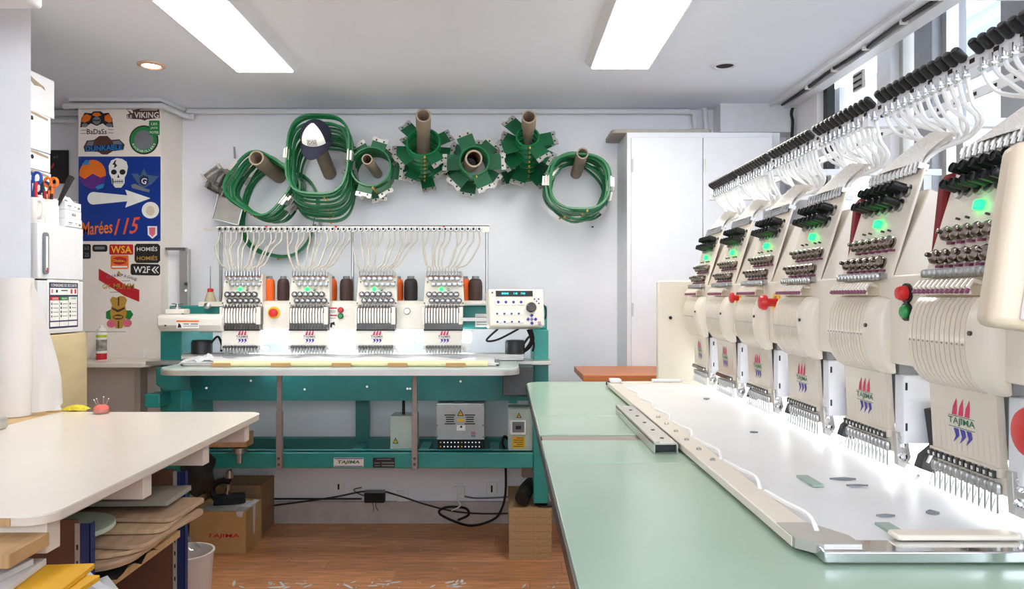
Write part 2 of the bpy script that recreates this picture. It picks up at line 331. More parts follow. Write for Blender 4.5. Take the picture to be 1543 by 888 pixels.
# ---------------------------------------------------------------- cabinet and desk at the back right
cx0, cx1, cyf, cz = X(930, YB), X(1163, 3.915), 3.915, 2.2
t = thing('cabinet', 'tall white two-door cabinet against the back wall', 'cabinet', ((cx0+cx1)/2, 4.08, 0))
part('body', MB().box(cx0, cx1, cyf, YB-.005, 0, cz), M['white'], t)
xm = X(1058, cyf)
for a, b in ((cx0+.02, xm-.002), (xm+.002, cx1-.004)):
    d = part('door', MB().box(a, b, cyf-.016, cyf-.001, .05, cz-.03), M['white'], t, bevel=.002)
    for zz in (2.02, 1.25): part('hinge', MB().cyl((a+.006, cyf-.018, zz-.035), (a+.006, cyf-.018, zz+.035), .005, n=8), M['alu'], d)
one('filler_panel', MB().box(cx1+.004, XR-.14, cyf+.06, YB-.005, 0, cz+.012), M['trimw'], 'narrow white upright panel between the cabinet and the right wall', 'panel')
one('board', MB().prism(rrect(X(921, 3.95), X(1072, 3.95), 3.93, 4.2, .03), 'z', cz+.001, cz+.022), mat('warped_grey_board', (168, 160, 152), .7, var=.1), 'thin grey board lying on top of the white cabinet', 'board', bevel=.004)
dz = .95
t = thing('desk', 'orange-brown wooden desk in front of the white cabinet', 'desk', (.6, 3.65, 0))
part('desktop', MB().box(.37, 1.2, 3.43, 3.88, dz-.03, dz), M['copper'], t, bevel=.003)
part('side_panel', MB().box(.535, .56, 3.5, 3.86, 0, dz-.03), M['rust'], t); part('side_panel', MB().box(1.15, 1.175, 3.46, 3.86, 0, dz-.03), M['rust'], t)
part('modesty_panel', MB().box(.56, 1.15, 3.55, 3.57, .3, dz-.03), M['rust'], t)
# wall scuffs: cracks and nail
for (px, py) in ((893, 342),): one('wall_nail', MB().cyl(P(px, py, YB-.001), P(px, py, YB-.02), .005, n=8), M['dark'], 'small dark nail in the wall below the rightmost hoops', 'nail')
# ================================================================ THE SIX-HEAD MACHINE ON THE RIGHT
HY = [1.219+.331*k for k in range(6)]; TZ = .95
RM = thing('embroidery_machine', 'long cream six-head embroidery machine with mint green table, along the windows', 'machine', (.85, 2.05, 0))
def logo(mb, o, u, w, W, idx=(0, 1, 2)):
    """three magenta cones over the name over three violet cones; W = width of the name"""
    o = Vector(o); u = Vector(u); w = Vector(w); n = u.cross(w).normalized()
    h = W*.42; g = W*.16
    for k in (-1, 0, 1):
        for sgn, ci in ((1, idx[0]), (-1, idx[2])):
            hh = h if sgn > 0 else h*.85
            b = o+n*.0006+u*(k*W*.24-sgn*W*.02)+w*(sgn*g); tip = b+w*(sgn*hh)+u*(sgn*W*.13)
            mb.mi(ci).poly([b-u*(W*.09), b+u*(W*.09), b+u*(W*.12)+w*(sgn*hh*.45), tip, b-u*(W*.02)+w*(sgn*hh*.5)])
    mb.mi(idx[1]).text('TAJIMA', o, u, w, W, W*.2, .0007, .012)
    mb.poly([o+n*.0005+u*(-.5*W)+w*(W*.125), o+n*.0005+u*(.5*W)+w*(W*.125), o+n*.0005+u*(.5*W)+w*(W*.14), o+n*.0005+u*(-.5*W)+w*(W*.14)])
    mb.poly([o+n*.0005+u*(-.5*W)+w*(-W*.14), o+n*.0005+u*(.5*W)+w*(-W*.14), o+n*.0005+u*(.5*W)+w*(-W*.125), o+n*.0005+u*(-.5*W)+w*(-W*.125)])
    mb.mi(0)
LOGO = [M['mag'], M['lgreen'], M['vio']]
# table sections
tx0 = .095
def slab(y0, y1, r): return MB().prism(rrect(tx0, 1.28, y0, y1, r), 'z', TZ-.028, TZ)
part('tabletop', slab(2.263, 3.17, [.002, .07, .002, .002]), M['mint'], RM, bevel=.002)
part('tabletop', slab(1.957, 2.259, .002), M['mint'], RM, bevel=.002)
part('slot_cover', MB().box(tx0+.004, 1.28, 1.880, 1.955, TZ-.02, TZ-.004), M['strutm'], RM)
part('tabletop', slab(1.622, 1.878, .002), M['mint'], RM, bevel=.002)
part('tabletop', slab(.62, 1.616, .002), M['mint'], RM, bevel=.002)
part('table_edging', MB().box(tx0-.004, tx0+.001, .62, 3.10, TZ-.03, TZ-.003), M['iron'], RM)
part('base_beam', MB().box(.45, 1.25, .75, 3.05, .78, TZ-.03), M['tealD'], RM)
for yy in (.8, 3.0):
    part('leg', MB().box(.45, .55, yy-.05, yy+.05, .03, .78), M['teal'], RM, bevel=.004); part('leg', MB().box(1.12, 1.22, yy-.05, yy+.05, .03, .78), M['teal'], RM, bevel=.004)
part('base_rail', MB().box(.46, .54, .85, 2.95, .28, .36), M['teal'], RM); part('base_rail', MB().box(1.13, 1.21, .85, 2.95, .28, .36), M['teal'], RM)
for yy in (.8, 3.0):
    for xx in (.5, 1.17): part('foot', MB().lathe((xx, yy, 0), (0, 0, 1), [(.035, 0), (.035, .012), (.012, .016), (.012, .04)], 12), M['iron'], RM)
# sewing beam, end plate, inner wall
bx = .765
part('arm_beam', MB().prism([(bx, 1.188), (bx, 1.362), (.90, 1.372), (1.15, 1.372), (1.15, 1.10), (.93, 1.10), (.93, 1.188)], 'y', .93, 3.06), M['creamR'], RM, bevel=.004)
part('end_plate', MB().prism(rrect(.652, 1.22, TZ+.002, 1.388, .012), 'y', 3.10, 3.14), M['creamR'], RM, bevel=.006)
part('end_plate', MB().prism(rrect(.97, 1.22, TZ+.002, 1.388, .012), 'y', .80, .84), M['creamR'], RM, bevel=.006)
part('screw', MB().cyl((.86, 3.10, 1.27), (.86, 3.094, 1.27), .006, n=10), M['black'], RM); part('screw', MB().cyl((X(1010, 3.1), 3.10, Z(479, 3.1)), (X(1010, 3.1), 3.094, Z(479, 3.1)), .007, n=10), M['black'], RM)
part('inner_panel', MB().box(1.10, 1.14, .85, 3.08, TZ+.002, 1.10), M['white'], RM)
lamp = part('lamp_housing', MB().box(.93, 1.0, .95, 3.06, 1.078, 1.10), M['white'], RM)
for k in range(6): part('led_tube', MB().box(.938, .992, HY[k]-.15, HY[k]+.15, 1.072, 1.079), M['stripR'], lamp)
# buttons on the beam
def button(y, z, r, m, prot=.014, mush=False):
    mb = MB()
    if mush: mb.lathe((bx, y, z), (-1, 0, 0), [(r*.55, 0), (r*.55, prot*.6), (r, prot*.65), (r*1.02, prot*.85), (r*.8, prot), (r*.3, prot*1.06)], 16)
    else: mb.lathe((bx, y, z), (-1, 0, 0), [(r, 0), (r, prot*.7), (r*.8, prot), (.3*r, prot*1.05)], 16)
    b = part('button', mb, M[m], RM)
    part('collar', MB().lathe((bx+.001, y, z), (-1, 0, 0), [(r*.9, 0), (r*1.35, 0), (r*1.35, .006), (r*.9, .006)], 16, True), M['yellow'] if mush else M['black'], b)
button(1.384, Z(442, 1.384), .014, 'red', .02); button(1.384, Z(470, 1.384), .013, 'greenb', .012)
button(2.045, Z(456, 2.045), .021, 'red', .05, True); button(2.378, Z(449, 2.378), .017, 'red', .03, True)
part('button_plate', MB().box(bx-.0015, bx, 1.345, 1.365, Z(446, 1.36), Z(437, 1.36)).mi(1).text('STOP', (bx-.0016, 1.355, Z(441.5, 1.355)), (0, -1, 0), (0, 0, 1), .016, .005), [M['creamR2'], M['textk']], RM)
# ---- one sewing head in the frame of its own centre line (y = 0); copied six times
def head_right(y):
    def S(v): return (v[0], v[1]+y, v[2])
    fr0, fr1 = Vector((.769, 0, 1.357)), Vector((.836, 0, 1.574)); sl = (fr1-fr0); L = sl.length; sl.normalize(); nr = Vector((-sl.z, 0, sl.x))
    def on(s, yy, d=0): q = fr0+sl*s+nr*d; return Vector((q.x, y+yy, q.z))
    hd = part('sewing_head', MB().prism([(.772, 1.36), (.842, 1.535), (.873, 1.522), (.872, 1.455), (.85, 1.36)], 'y', y-.104, y+.104), M['creamR2'], RM, bevel=.003)
    hd.name = 'sewing_head'
    hd['label'] = 'sewing head with two rows of black guides and chrome tension dials'
    # tension plate
    mb = MB(); R = Matrix((Vector(nr), Vector((0, 1, 0)), Vector(sl))).transposed(); c = on(L/2, 0, .003)
    mb.obox(c, (.006, .212, L), R); part('tension_plate', mb, M['creamR'], hd, bevel=.0015)
    # thread path: 2 rows of black guides, led, 2 rows of tension dials, comb
    g = MB().lathe((0, 0, 0), (-1, 0, 0), [(.0105, 0), (.0105, .003), (.005, .004), (.005, .009), (.0092, .0095), (.0092, .036), (.0075, .037), (.0075, .034), (.003, .034)], 12)
    gm, gc = g.mesh('thread_guide', M['black']); ang = math.atan2(-nr.z, -nr.x)
    w = MB().lathe((0, 0, 0), (-1, 0, 0), [(.0115, 0), (.0115, .003), (.0105, .0035), (.0105, .006)], 12); wm, wc = w.mesh('washer', M['steel'])
    d = MB().lathe((0, 0, 0), (-1, 0, 0), [(.013, 0), (.0135, .004), (.010, .0055), (.010, .008), (.0135, .0095), (.0135, .0125), (.009, .017), (.0045, .019), (.0045, .026), (.002, .027)], 12)
    dm, dc = d.mesh('tension_dial', mat('worn_chrome', (150, 140, 132), .22, 1., var=.3, scale=120)); tilt = math.atan2(sl.x, sl.z)
    rot = (0, tilt, 0)
    def put(name, me, cc, s, yy):
        o = link(name, me, hd, on(s, yy, .006)+nr*cc.length, rot); return o
    for r_, s in enumerate((.186, .157)):
        for i in range(6):
            put('thread_guide', gm, gc, s, (2.5-i)*.027+(.0065 if r_ else -.0065)); 
            put('washer', wm, wc, s-.006, (2.5-i)*.027+(.0065 if r_ else -.0065))
    for r_, s in enumerate((.072, .03)):
        for i in range(6):
            put('tension_dial', dm, dc, s, (2.5-i)*.0275+(.0065 if r_ else -.0065))
    mb = MB()
    for r_, s in enumerate((.055, .013)):
        for i in range(6): mb.obox(on(s, (2.5-i)*.0275-.014+(.0065 if r_ else -.0065), .01), (.01, .010, .0045), rz(12))
    bits(part('lever_marks', mb, M['purple'], hd))
    part('led', MB().obox(on(.118, 0, .012), (.012, .017, .017), ry(17)), M['led'], hd, bevel=.003)
    mb = MB()
    for i in range(5):
        if i != 2: mb.cyl(on(.1, (2-i)*.026, .006), on(.1, (2-i)*.026, .013), .0022, n=6)
    bits(part('pins', mb, M['iron'], hd))
    mb = MB().obox(on(.001, 0, .012), (.014, .186, .01), R)
    for i in range(12): mb.lathe(on(-.002, (5.5-i)*.0152, .02)-Vector((0, 0, .008)), (0, 0, 1), [(.004, 0), (.006, .003), (.006, .011), (.004, .014)], 8)
    part('lower_comb', mb, M['steel'], hd)
    mb = MB().obox(on(L+.004, 0, .004), (.02, .2, .012), R)
    for i in range(12): mb.cyl(on(L-.012, (5.5-i)*.0162, .012), on(L+.012, (5.5-i)*.0162, .012), .0045, n=6)
    part('tube_comb', mb, [M['steel']], hd)
    # tube sheath above the comb
    rows = []
    for k in range(7):
        t = k/6; cy = -.02*t-.10*t*t; hw = .098*(1-t)+.035*t; base = on(L+.012, 0, .008)+Vector((.025*t, 0, .045*t)); rows.append([base+Vector((-.012*math.sin(math.pi*(j/8))*(1+t), cy+hw*(1-2*j/8), .008*math.sin(math.pi*j/8)*t)) for j in range(9)])
    mb = MB().grid(rows); bk = [[p+Vector((.014, 0, 0)) for p in r] for r in rows]; mb.grid(bk)
    part('tube_sheath', mb, mat('knitted_sheath', (236, 230, 222), .8, var=.08, scale=220, bump=.6), hd, recalc=False)
    # needle case with separate cover strips
    prof = [(.768, 1.322), (.752, 1.318), (.741, 1.305), (.734, 1.285), (.731, 1.262), (.731, 1.238), (.734, 1.213), (.742, 1.19), (.756, 1.172), (.772, 1.163)]
    y1, y0 = .104, -.06; n = 12; wd = (y1-y0)/n
    sm = MB().prism(prof, 'y', -wd/2+.0009, wd/2-.0009); me, cc = sm.mesh('cover_strip', M['creamR2'])
    for i in range(n): link('cover_strip', me, hd, Vector((cc.x, y+y1-wd*(i+.5), cc.z)))
    bits(part('strip_holes', (lambda m_: [m_.obox((.7308, y+y1-wd*(i+.5), 1.243), (.0014, .0035, .0035)) for i in range(n)] and m_)(MB()), M['strutm'], hd))
    hood = MB(); rws = []
    for k in range(7):                                  # rounded near side of the case
        a = k/6*math.pi/2; yy = y0-.046*math.sin(a); rws.append([(bx+.01-(bx+.01-px_)*(.06+.94*math.cos(a)**.6 if k < 6 else .06), y+yy, 1.2425+(pz-1.2425)*(.92+.08*math.cos(a))) for px_, pz in prof])
    hood.grid([[Vector(q) for q in r] for r in rws]); hood.poly([Vector(q) for q in rws[0]])
    part('case_side', hood, M['creamR'], hd, recalc=True)
    part('case_screw', MB().cyl((.735, y-.072, 1.262), (.729, y-.072, 1.262), .004, n=8), M['iron'], hd)
    # take-up levers in their window
    part('lever_window', MB().prism([(bx-.004, 1.322), (bx-.004, 1.352), (bx+.002, 1.356), (bx+.002, 1.318)], 'y', y-.07, y+.098), M['beige'], hd)
    lv = MB().tube([(0, 0, 0), (-.02, 0, .006), (-.028, 0, -.004), (-.026, 0, -.016)], .0036, 6).mi(1).cyl((-.0275, 0, -.008), (-.031, 0, -.014), .0042, n=6)
    lm, lc = lv.mesh('take_up_lever', [M['creamR'], M['purple']])
    for i in range(12): link('take_up_lever', lm, hd, Vector((bx, y+.09-i*.0135, 1.34))+lc)
    # lower transparent cover with the maker's mark
    lo0, lo1 = Vector((.770, 0, 1.166)), Vector((.777, 0, 1.05)); dn = (lo0-lo1).normalized(); nn = Vector((-dn.z, 0, dn.x))
    part('needle_cover', MB().prism([(lo0.x, lo0.z), (lo1.x, lo1.z), (lo1.x+.012, lo1.z), (lo0.x+.012, lo0.z)], 'y', y-.076, y+.104), mat('smoked_cover', (216, 204, 188), .18, var=.04, coat=.4), hd)
    mb = MB(); logo(mb, Vector((.7735, y+.016, 1.106)), (0, -1, 0), dn, .072); part('maker_mark', mb, LOGO, hd, smooth=0, recalc=False)
    mb = MB()
    for i in range(12): mb.poly([(.7718, y+.095-i*.0145, 1.14), (.7718, y+.0944-i*.0145, 1.14), (.7764, y+.0944-i*.0145-.004, 1.055), (.7764, y+.095-i*.0145-.004, 1.055)])
    bits(part('cover_threads', mb, M['strutm'], hd, smooth=0, recalc=False))
    # needle clamps
    part('clamp_bar', MB().box(.772, .80, y-.078, y+.106, 1.036, 1.05).box(.782, .80, y-.09, y+.098, 1.008, 1.036), M['creamR'], hd)
    cl = MB().box(-.01, .0, -.0045, .0045, .026, .038).mi(1).box(-.012, -.008, -.003, .003, .029, .035).mi(2).lathe((0, 0, .0), (0, 0, 1), [(.005, 0), (.0062, .004), (.0062, .014), (.004, .018)], 8).cyl((0, 0, 0), (0, 0, -.03), .0018, n=6).tube([(-.004, 0, -.004), (-.008, .003, -.028), (-.008, -.003, -.028), (-.004, -.001, -.006)], .0009, 5)
    cm, cc2 = cl.mesh('needle_clamp', [M['iron'], M['chrome'], M['steel']])
    for i in range(12): link('needle_clamp', cm, hd, Vector((.777, y+.098-i*.0152, 1.008))+cc2)
    # driver housing, presser-foot lever, trimmer
    part('needle_bar_housing', MB().box(.786, .92, y-.112, y-.080, 1.03, 1.165), M['white'], hd, bevel=.002)
    part('housing_slots', MB().box(.790, .794, y-.1128, y-.1118, 1.135, 1.15).box(.790, .794, y-.1128, y-.1118, 1.055, 1.07), M['black'], hd)
    mb = MB().prism([(.778, 1.05), (.80, 1.05), (.808, 1.0), (.796, .978), (.782, .985)], 'y', y-.10, y-.086)
    part('presser_arm', mb, M['alu'], hd, bevel=.001)
    for zz, r_ in ((1.038, .006), (1.025, .006), (1.002, .0095)): part('pivot_screw', MB().lathe((.79, y-.10, zz), (-.35, -1, 0), [(r_, 0), (r_, .004), (r_*.6, .006), (r_*.3, .004)], 12), M['chrome'], hd)
    part('foot_blade', MB().prism([(.792, .995), (.80, .99), (.83, .965), (.822, .962)], 'y', y-.115, y-.105), M['chrome'], hd)
    part('trimmer', MB().prism([(.822, 1.10), (.85, 1.105), (.872, 1.05), (.865, 1.0), (.83, .978), (.802, .988), (.81, 1.012), (.832, 1.03)], 'y', y-.142, y-.118), M['black'], hd, bevel=.002)
    part('trimmer_hose', MB().tube(crom([(.815, y-.143, 1.0), (.835, y-.148, 1.05), (.842, y-.15, 1.10), (.86, y-.15, 1.15)], 4), .0035, 6), M['alu'], hd)
    part('arm_bed', MB().box(.80, 1.10, y-.035, y+.035, TZ+.001, TZ+.012), M['white'], hd)
    part('head_back', MB().box(.80, .93, y-.07, y+.09, 1.06, 1.188), M['white'], hd)
    # tubes from the stand rail
    for i in range(12):
        off = (5.5-i); j = random.uniform(-.022, .022); j2 = random.uniform(-.03, .03)
        pts = [(.857, y-.055+off*.0255, 1.738), (.860, y-.058+off*.0255+j*.2, 1.712), (.868+j*.5, y-.075+off*.0225+j, 1.678), (.876+j*.6, y-.12+off*.016+j2, 1.645), (.880, y-.125+off*.008, 1.622), (.866, y-.06+off*.009, 1.613), (.852, y-.01+off*.0145, 1.600), (.838, y+off*.0162, 1.583)]
        part('thread_tube', MB().tube(crom(pts, 4), .0043, 6), M['tubew'], hd)
    return hd
h0 = head_right(HY[0])
for k in range(1, 6): copy_tree(h0, (0, HY[k]-HY[0], 0), RM)
# dark red flaps beside the two nearest heads
for k in (0, 1): part('side_flap', MB().prism([(.788, 1.39), (.803, 1.53), (.818, 1.548), (.868, 1.51), (.85, 1.38)], 'y', HY[k]+.108, HY[k]+.135), mat('dark_red_felt', (120, 16, 24), .8), RM, bevel=.006)
# ---- thread stand rail
zr = 1.735
for xx, zz in ((.857, zr), (.93, zr+.012), (1.03, zr+.012)):
    r = part('stand_bar', MB().box(xx-.004, xx+.004, .75, 3.02, zz+.006, zz+.026), M['white'], RM)
    bits(part('bar_holes', (lambda m_: [m_.box(xx-.0048, xx-.004, .80+q*.0655, .814+q*.0655, zz+.011, zz+.019) for q in range(34)] and m_)(MB()), M['dark'], r))
km, kc = MB().lathe((0, 0, 0), (-.8, -.25, .55), [(.0075, 0), (.0095, .003), (.0095, .022), (.008, .028)], 12).mi(1).lathe(Vector((-.8, -.25, .55)).normalized()*.0275, (-.8, -.25, .55), [(.006, 0), (.006, .003), (.003, .004)], 10).mesh('rail_guide', [M['black'], M['iron']])
sm_, sc_ = MB().lathe((0, 0, 0), (0, 0, -1), [(.006, -.008), (.006, .006), (.0085, .008), (.0085, .012), (.005, .016)], 8).mesh('guide_ferrule', M['chrome'])
for k in range(6):
    for i in range(12):
        b = Vector((.853, HY[k]-.055+(5.5-i)*.0255, zr+.024)); g = link('rail_guide', km, RM, b+kc); link('guide_ferrule', sm_, g, b+Vector((.002, 0, -.02))+sc_)
for yy in (.93, 1.70, 2.38, 2.98):
    part('cross_arm', MB().box(.84, 1.42, yy-.012, yy+.012, zr-.022, zr-.001), M['white'], RM, bevel=.002)
    part('stand_post', MB().box(1.06, 1.085, yy-.013, yy+.013, 1.372, zr-.022), M['steel'], RM); part('stand_post', MB().box(1.36, 1.385, yy-.013, yy+.013, .88, zr-.022), M['steel'], RM)
# ---- pantograph frame with the backing sheet
fx0, fx1, fz = .417, .466, .972
PF = part('pantograph_frame', MB().box(fx0, fx1, 1.06, 3.0, TZ+.006, fz).box(fx0, 1.08, 2.95, 3.0, TZ+.006, fz), M['creamR'], RM, bevel=.002)
part('front_bar', MB().box(X(1243, 1.0), 1.12, 1.0, 1.05, TZ+.004, TZ+.02), M['chrome'], PF, bevel=.002)
part('corner_plate', MB().prism([(fx0+.001, 1.12), (fx0+.001, 1.05), (fx0+.03, 1.02), (.50, 1.02), (.50, 1.06), (fx1, 1.12)], 'z', fz-.014, fz+.0015), M['alu'], PF)
part('pad', MB().prism(rrect(.56, .74, 1.04, 1.072, .008), 'z', TZ+.021, TZ+.029), M['creamR'], PF, bevel=.003)
part('pad', MB().prism(rrect(.60, .72, 2.955, 2.985, .008), 'z', fz+.001, fz+.012), M['white'], PF, bevel=.003)
part('corner_block', MB().prism(rrect(fx0+.01, fx0+.055, 2.93, 2.995, .01), 'z', fz+.001, fz+.014), M['white'], PF, bevel=.003)
sh = MB(); rows = []
for a in range(15):
    x = .45+(1.10-.45)*a/14; rows.append([Vector((x, 1.05+1.92*b/24, .9665+.0012*math.sin(7*x+3.1*b)+.0008*math.sin(b*1.7+a))) for b in range(25)])
sh.grid(rows); part('backing_sheet', sh, M['film'], PF, recalc=False)
part('clear_tape', (lambda m_: [m_.tube(crom([(.462, 1.08+.24*q, fz+.001), (.475, 1.14+.24*q, fz+.006), (.468, 1.22+.24*q, fz+.004), (.464, 1.3+.24*q, fz+.001)], 4), .004, 5) for q in range(7)] and m_)(MB()), M['tubew'], PF)
for q in range(6): part('frame_bolt', MB().lathe((.442, 1.55+.11*q, fz), (0, 0, 1), [(.006, 0), (.006, .003), (.003, .005)], 10), M['steel'], PF)
for (a0, a1, b0, b1) in ((1200, 1232, 716, 731), (1318, 1365, 787, 812)):
    y1 = .349*F/(a0*0+b0-CY); y0 = .349*F/(b1-CY); x0 = X(a0, y1)
    part('sheet_slot', MB().box(x0, x0+.022, y0, y1, .9668, .971), mat('slot_green', (150, 172, 158), .4), PF)
def smudge(px, py, w, h): yy = .349*F/(py-CY); return (X(px, yy), yy, w, h)
for (px, py, w_, h_) in ((1250, 720, .05, .012), (1275, 730, .04, .008), (1385, 800, .05, .014), (1410, 812, .03, .01), (1320, 775, .03, .008), (1130, 650, .02, .01), (1060, 600, .02, .02), (1395, 770, .02, .02)):
    xx, yy, a, b = smudge(px, py, w_, h_)
    part('sheet_print', MB().prism([(xx, yy), (xx+a*.6, yy+b*.5), (xx+a, yy-.2*b), (xx+a*.5, yy-b*.5), (xx+a*.2, yy-.3*b)], 'z', .9675, .9706), M['pgrey'], PF)
# drive channel on the table
mb = MB().box(.352, .356, 1.72, 2.31, TZ, TZ+.024).box(.352, .41, 1.72, 2.31, TZ+.020, TZ+.024).box(.406, .41, 1.72, 2.31, TZ, TZ+.024).box(.352, .366, 1.72, 2.31, TZ+.024, TZ+.029).mi(1).box(.357, .405, 1.735, 1.74, TZ+.001, TZ+.019)
dc_ = part('drive_channel', mb, [M['alu'], M['black']], RM, bevel=.001)
for q in range(5): part('channel_screw', MB().cyl((.384, 1.78+.11*q, TZ+.024), (.384, 1.78+.11*q, TZ+.026), .005, n=8), M['iron'], dc_)
# emergency stop at the near end
part('stop_box', MB().box(.755, .80, .955, 1.055, 1.07, 1.19), M['creamR2'], RM, bevel=.004)
sb = part('stop_collar', MB().lathe((.756, 1.0, 1.133), (-1, 0, 0), [(.045, 0), (.045, .01), (.03, .012)], 24), M['yellow'], RM)
part('stop_knob', MB().lathe((.746, 1.0, 1.133), (-1, 0, 0), [(.02, 0), (.02, .012), (.036, .014), (.0375, .022), (.033, .030), (.02, .034), (.006, .035)], 24), M['red'], sb)
# control box close to the camera
CB = thing('control_box', 'beige control panel box at the near end of the machine by the windows', 'control box', (.62, .86, TZ))
R = ry(9)@rz(-16)
part('case', MB().obox((.655, .85, 1.383), (.15, .05, .22), R), M['beige'], CB, bevel=.012, seg=3)
part('front_panel', MB().obox(Vector((.655, .85, 1.383))+R@Vector((.012, -.027, -.01)), (.112, .006, .178), R), mat('pale_lilac_panel', (226, 220, 226), .4), CB, bevel=.004)
fp = Vector((.655, .85, 1.383))
for i in range(3):
    for j in range(4): part('key', MB().obox(fp+R@Vector((-.02+.03*i, -.031, -.075+.03*j)), (.018, .004, .012), R), M['vio'], CB, bevel=.001)
part('screen', MB().obox(fp+R@Vector((.012, -.031, .055)), (.085, .003, .04), R), M['black'], CB)
part('bracket', MB().tube(crom([(.68, .88, 1.27), (.70, .92, 1.1), (.72, .93, TZ+.03), (.72, .93, TZ)], 4), .012, 8), M['steel'], CB)
# ================================================================ THE FOUR-HEAD MACHINE AT THE BACK
BY = 3.594; U = BY/F                                      # one photo pixel at the heads' front plane
BM = thing('embroidery_machine', 'teal four-head embroidery machine standing against the back wall', 'machine', (-.76, 3.75, .25))
TB = 1.0
def zb(py, Y=BY): return Z(py, Y)
# ---- frame
for x0, x1 in ((-1.745, -1.635), (.147, .224)):
    l = part('leg', MB().prism([(3.70, .27), (3.70, 1.15), (4.1, 1.15), (4.1, .27), (4.0, .27), (4.0, .42), (3.80, .42), (3.80, .27)], 'x', x0, x1), M['teal'], BM, bevel=.005)
    for yy in (3.74, 4.05):
        part('foot_bolt', MB().cyl(((x0+x1)/2+.02, yy, .262), ((x0+x1)/2+.02, yy, .285), .012, n=8).lathe(((x0+x1)/2+.02, yy, .251), (0, 0, 1), [(.05, 0), (.05, .008), (.015, .012)], 14), M['iron'], l)
part('front_rail', MB().box(-1.635, .1465, 3.70, 3.76, zb(706, 3.70), zb(683, 3.70)).box(-1.635, .1465, 3.72, 3.80, zb(683, 3.70)-.012, zb(683, 3.70)), M['teal'], BM, bevel=.004)
part('rear_rail', MB().box(-1.635, .1465, 4.06, 4.12, .43, .53), M['tealD'], BM, bevel=.004)
for px in (290, 540, 595, 640, 745): x = X(px, 3.9); part('cross_rail', MB().box(x-.025, x+.025, 3.80, 4.06, .475, .512), M['teal'], BM)
x = X(542, 4.0); part('rear_post', MB().box(x-.035, x+.035, 4.06, 4.12, .53, .80), M['tealD'], BM); part('post_bracket', MB().box(x-.05, x+.05, 4.03, 4.12, .79, .82).mi(1).box(x-.025, x+.025, 4.05, 4.1, .82, .86), [M['tealD'], M['black']], BM)
part('apron', MB().box(-1.70, .15, 3.82, 3.86, .775, .965), M['tealD'], BM)
part('bed_beam', MB().box(-1.635, .1465, 3.86, 4.05, .80, .95), M['tealD'], BM)
part('upper_beam', MB().box(-1.745, .222, 3.80, 4.02, 1.15, 1.272), M['teal'], BM, bevel=.006)
for (px, py) in ((378, 566), (553, 575), (694, 567), (614, 578), (618, 578), (311, 577), (459, 579)): part('apron_screw', MB().cyl(P(px, py+8, 3.82), P(px, py+8, 3.815), .006, n=8), M['steel'], BM)
part('side_bracket', MB().prism([(-1.70, .89), (-1.66, .86), (-1.53, .86), (-1.53, .972), (-1.70, .972)], 'y', 3.56, 3.698), M['tealD'], BM, bevel=.004)
part('side_bracket', MB().box(-1.765, -1.69, 3.58, 3.695, .775, .84), M['teal'], BM, bevel=.004)
part('side_bracket', MB().box(-.01, .14, 3.52, 3.69, .84, .985), mat('grey_casting', (70, 78, 80), .5), BM, bevel=.006)
part('handle', MB().tube([(.02, 3.6, .80), (.06, 3.6, .80), (.065, 3.6, .825), (.15, 3.6, .825)], .008, 6), M['teal'], BM)
# ---- table
tb = part('tabletop', MB().prism(rrect(X(243, 3.3), X(782, 3.26), 3.23, 3.66, [.003, .003, .09, .09], 8), 'z', TB-.026, TB), mat('table_grey_mint', (196, 208, 202), .25, var=.03), BM, bevel=.002)
part('edge_trim', MB().prism(rrect(X(243, 3.3)-.003, X(782, 3.26)+.003, 3.226, 3.65, [.003, .003, .092, .092], 8), 'z', TB-.03, TB-.008), M['alu'], BM)
part('table_wing', MB().box(.0, .235, 3.62, 3.78, TB-.02, TB-.001), M['alu'], BM, bevel=.002); part('table_wing', MB().box(-1.78, -1.6, 3.62, 3.78, TB-.02, TB-.001), M['alu'], BM, bevel=.002)
for px in (421, 625):
    x = X(px, 3.68); s = part('strut', MB().box(x-.012, x+.012, 3.675, 3.69, .72, TB-.03).box(x-.0145, x+.0145, 3.67, 3.699, zb(707, 3.68), .74), M['strutm'], BM, bevel=.002)
    for zz in (.475, .505): part('strut_bolt', MB().cyl((x, 3.67, zz), (x, 3.664, zz), .0065, n=8), M['iron'], s)
# nameplates
x0, x1 = X(503, 3.699), X(548, 3.699); z0, z1 = Z(704, 3.699), Z(690, 3.699)
np_ = part('nameplate', MB().box(x0, x1, 3.696, 3.6995, z0, z1), M['cream'], BM)
part('nameplate_text', MB().text('TAJIMA', ((x0+x1)/2, 3.696, (z0+z1)/2), (1, 0, .0), (.25, 0, 1), .115, .021, .0006, .03), M['lgreen'], np_, smooth=0, recalc=False)
part('nameplate_bars', MB().box(x0+.003, x1-.003, 3.6950, 3.6962, z1-.006, z1-.002).box(x0+.003, x1-.003, 3.6950, 3.6962, z0+.002, z0+.006), M['vio'], np_)
x0, x1 = X(562, 3.699), X(595, 3.699); z0, z1 = Z(705, 3.699), Z(690, 3.699)
np_ = part('data_plate', MB().box(x0, x1, 3.697, 3.6995, z0, z1), M['black'], BM)
part('data_fields', MB().box(x0+.045, x1-.004, 3.6962, 3.6972, z0+.007, z0+.014).box(x0+.045, x1-.004, 3.6962, 3.6972, z0+.022, z0+.028).box(x0+.008, x0+.035, 3.6962, 3.6972, z0+.022, z0+.026).box(x0+.008, x0+.035, 3.6962, 3.6972, z0+.009, z0+.012).box(x0+.02, x1-.02, 3.6962, 3.6972, z1-.01, z1-.006), M['pgrey'], np_)
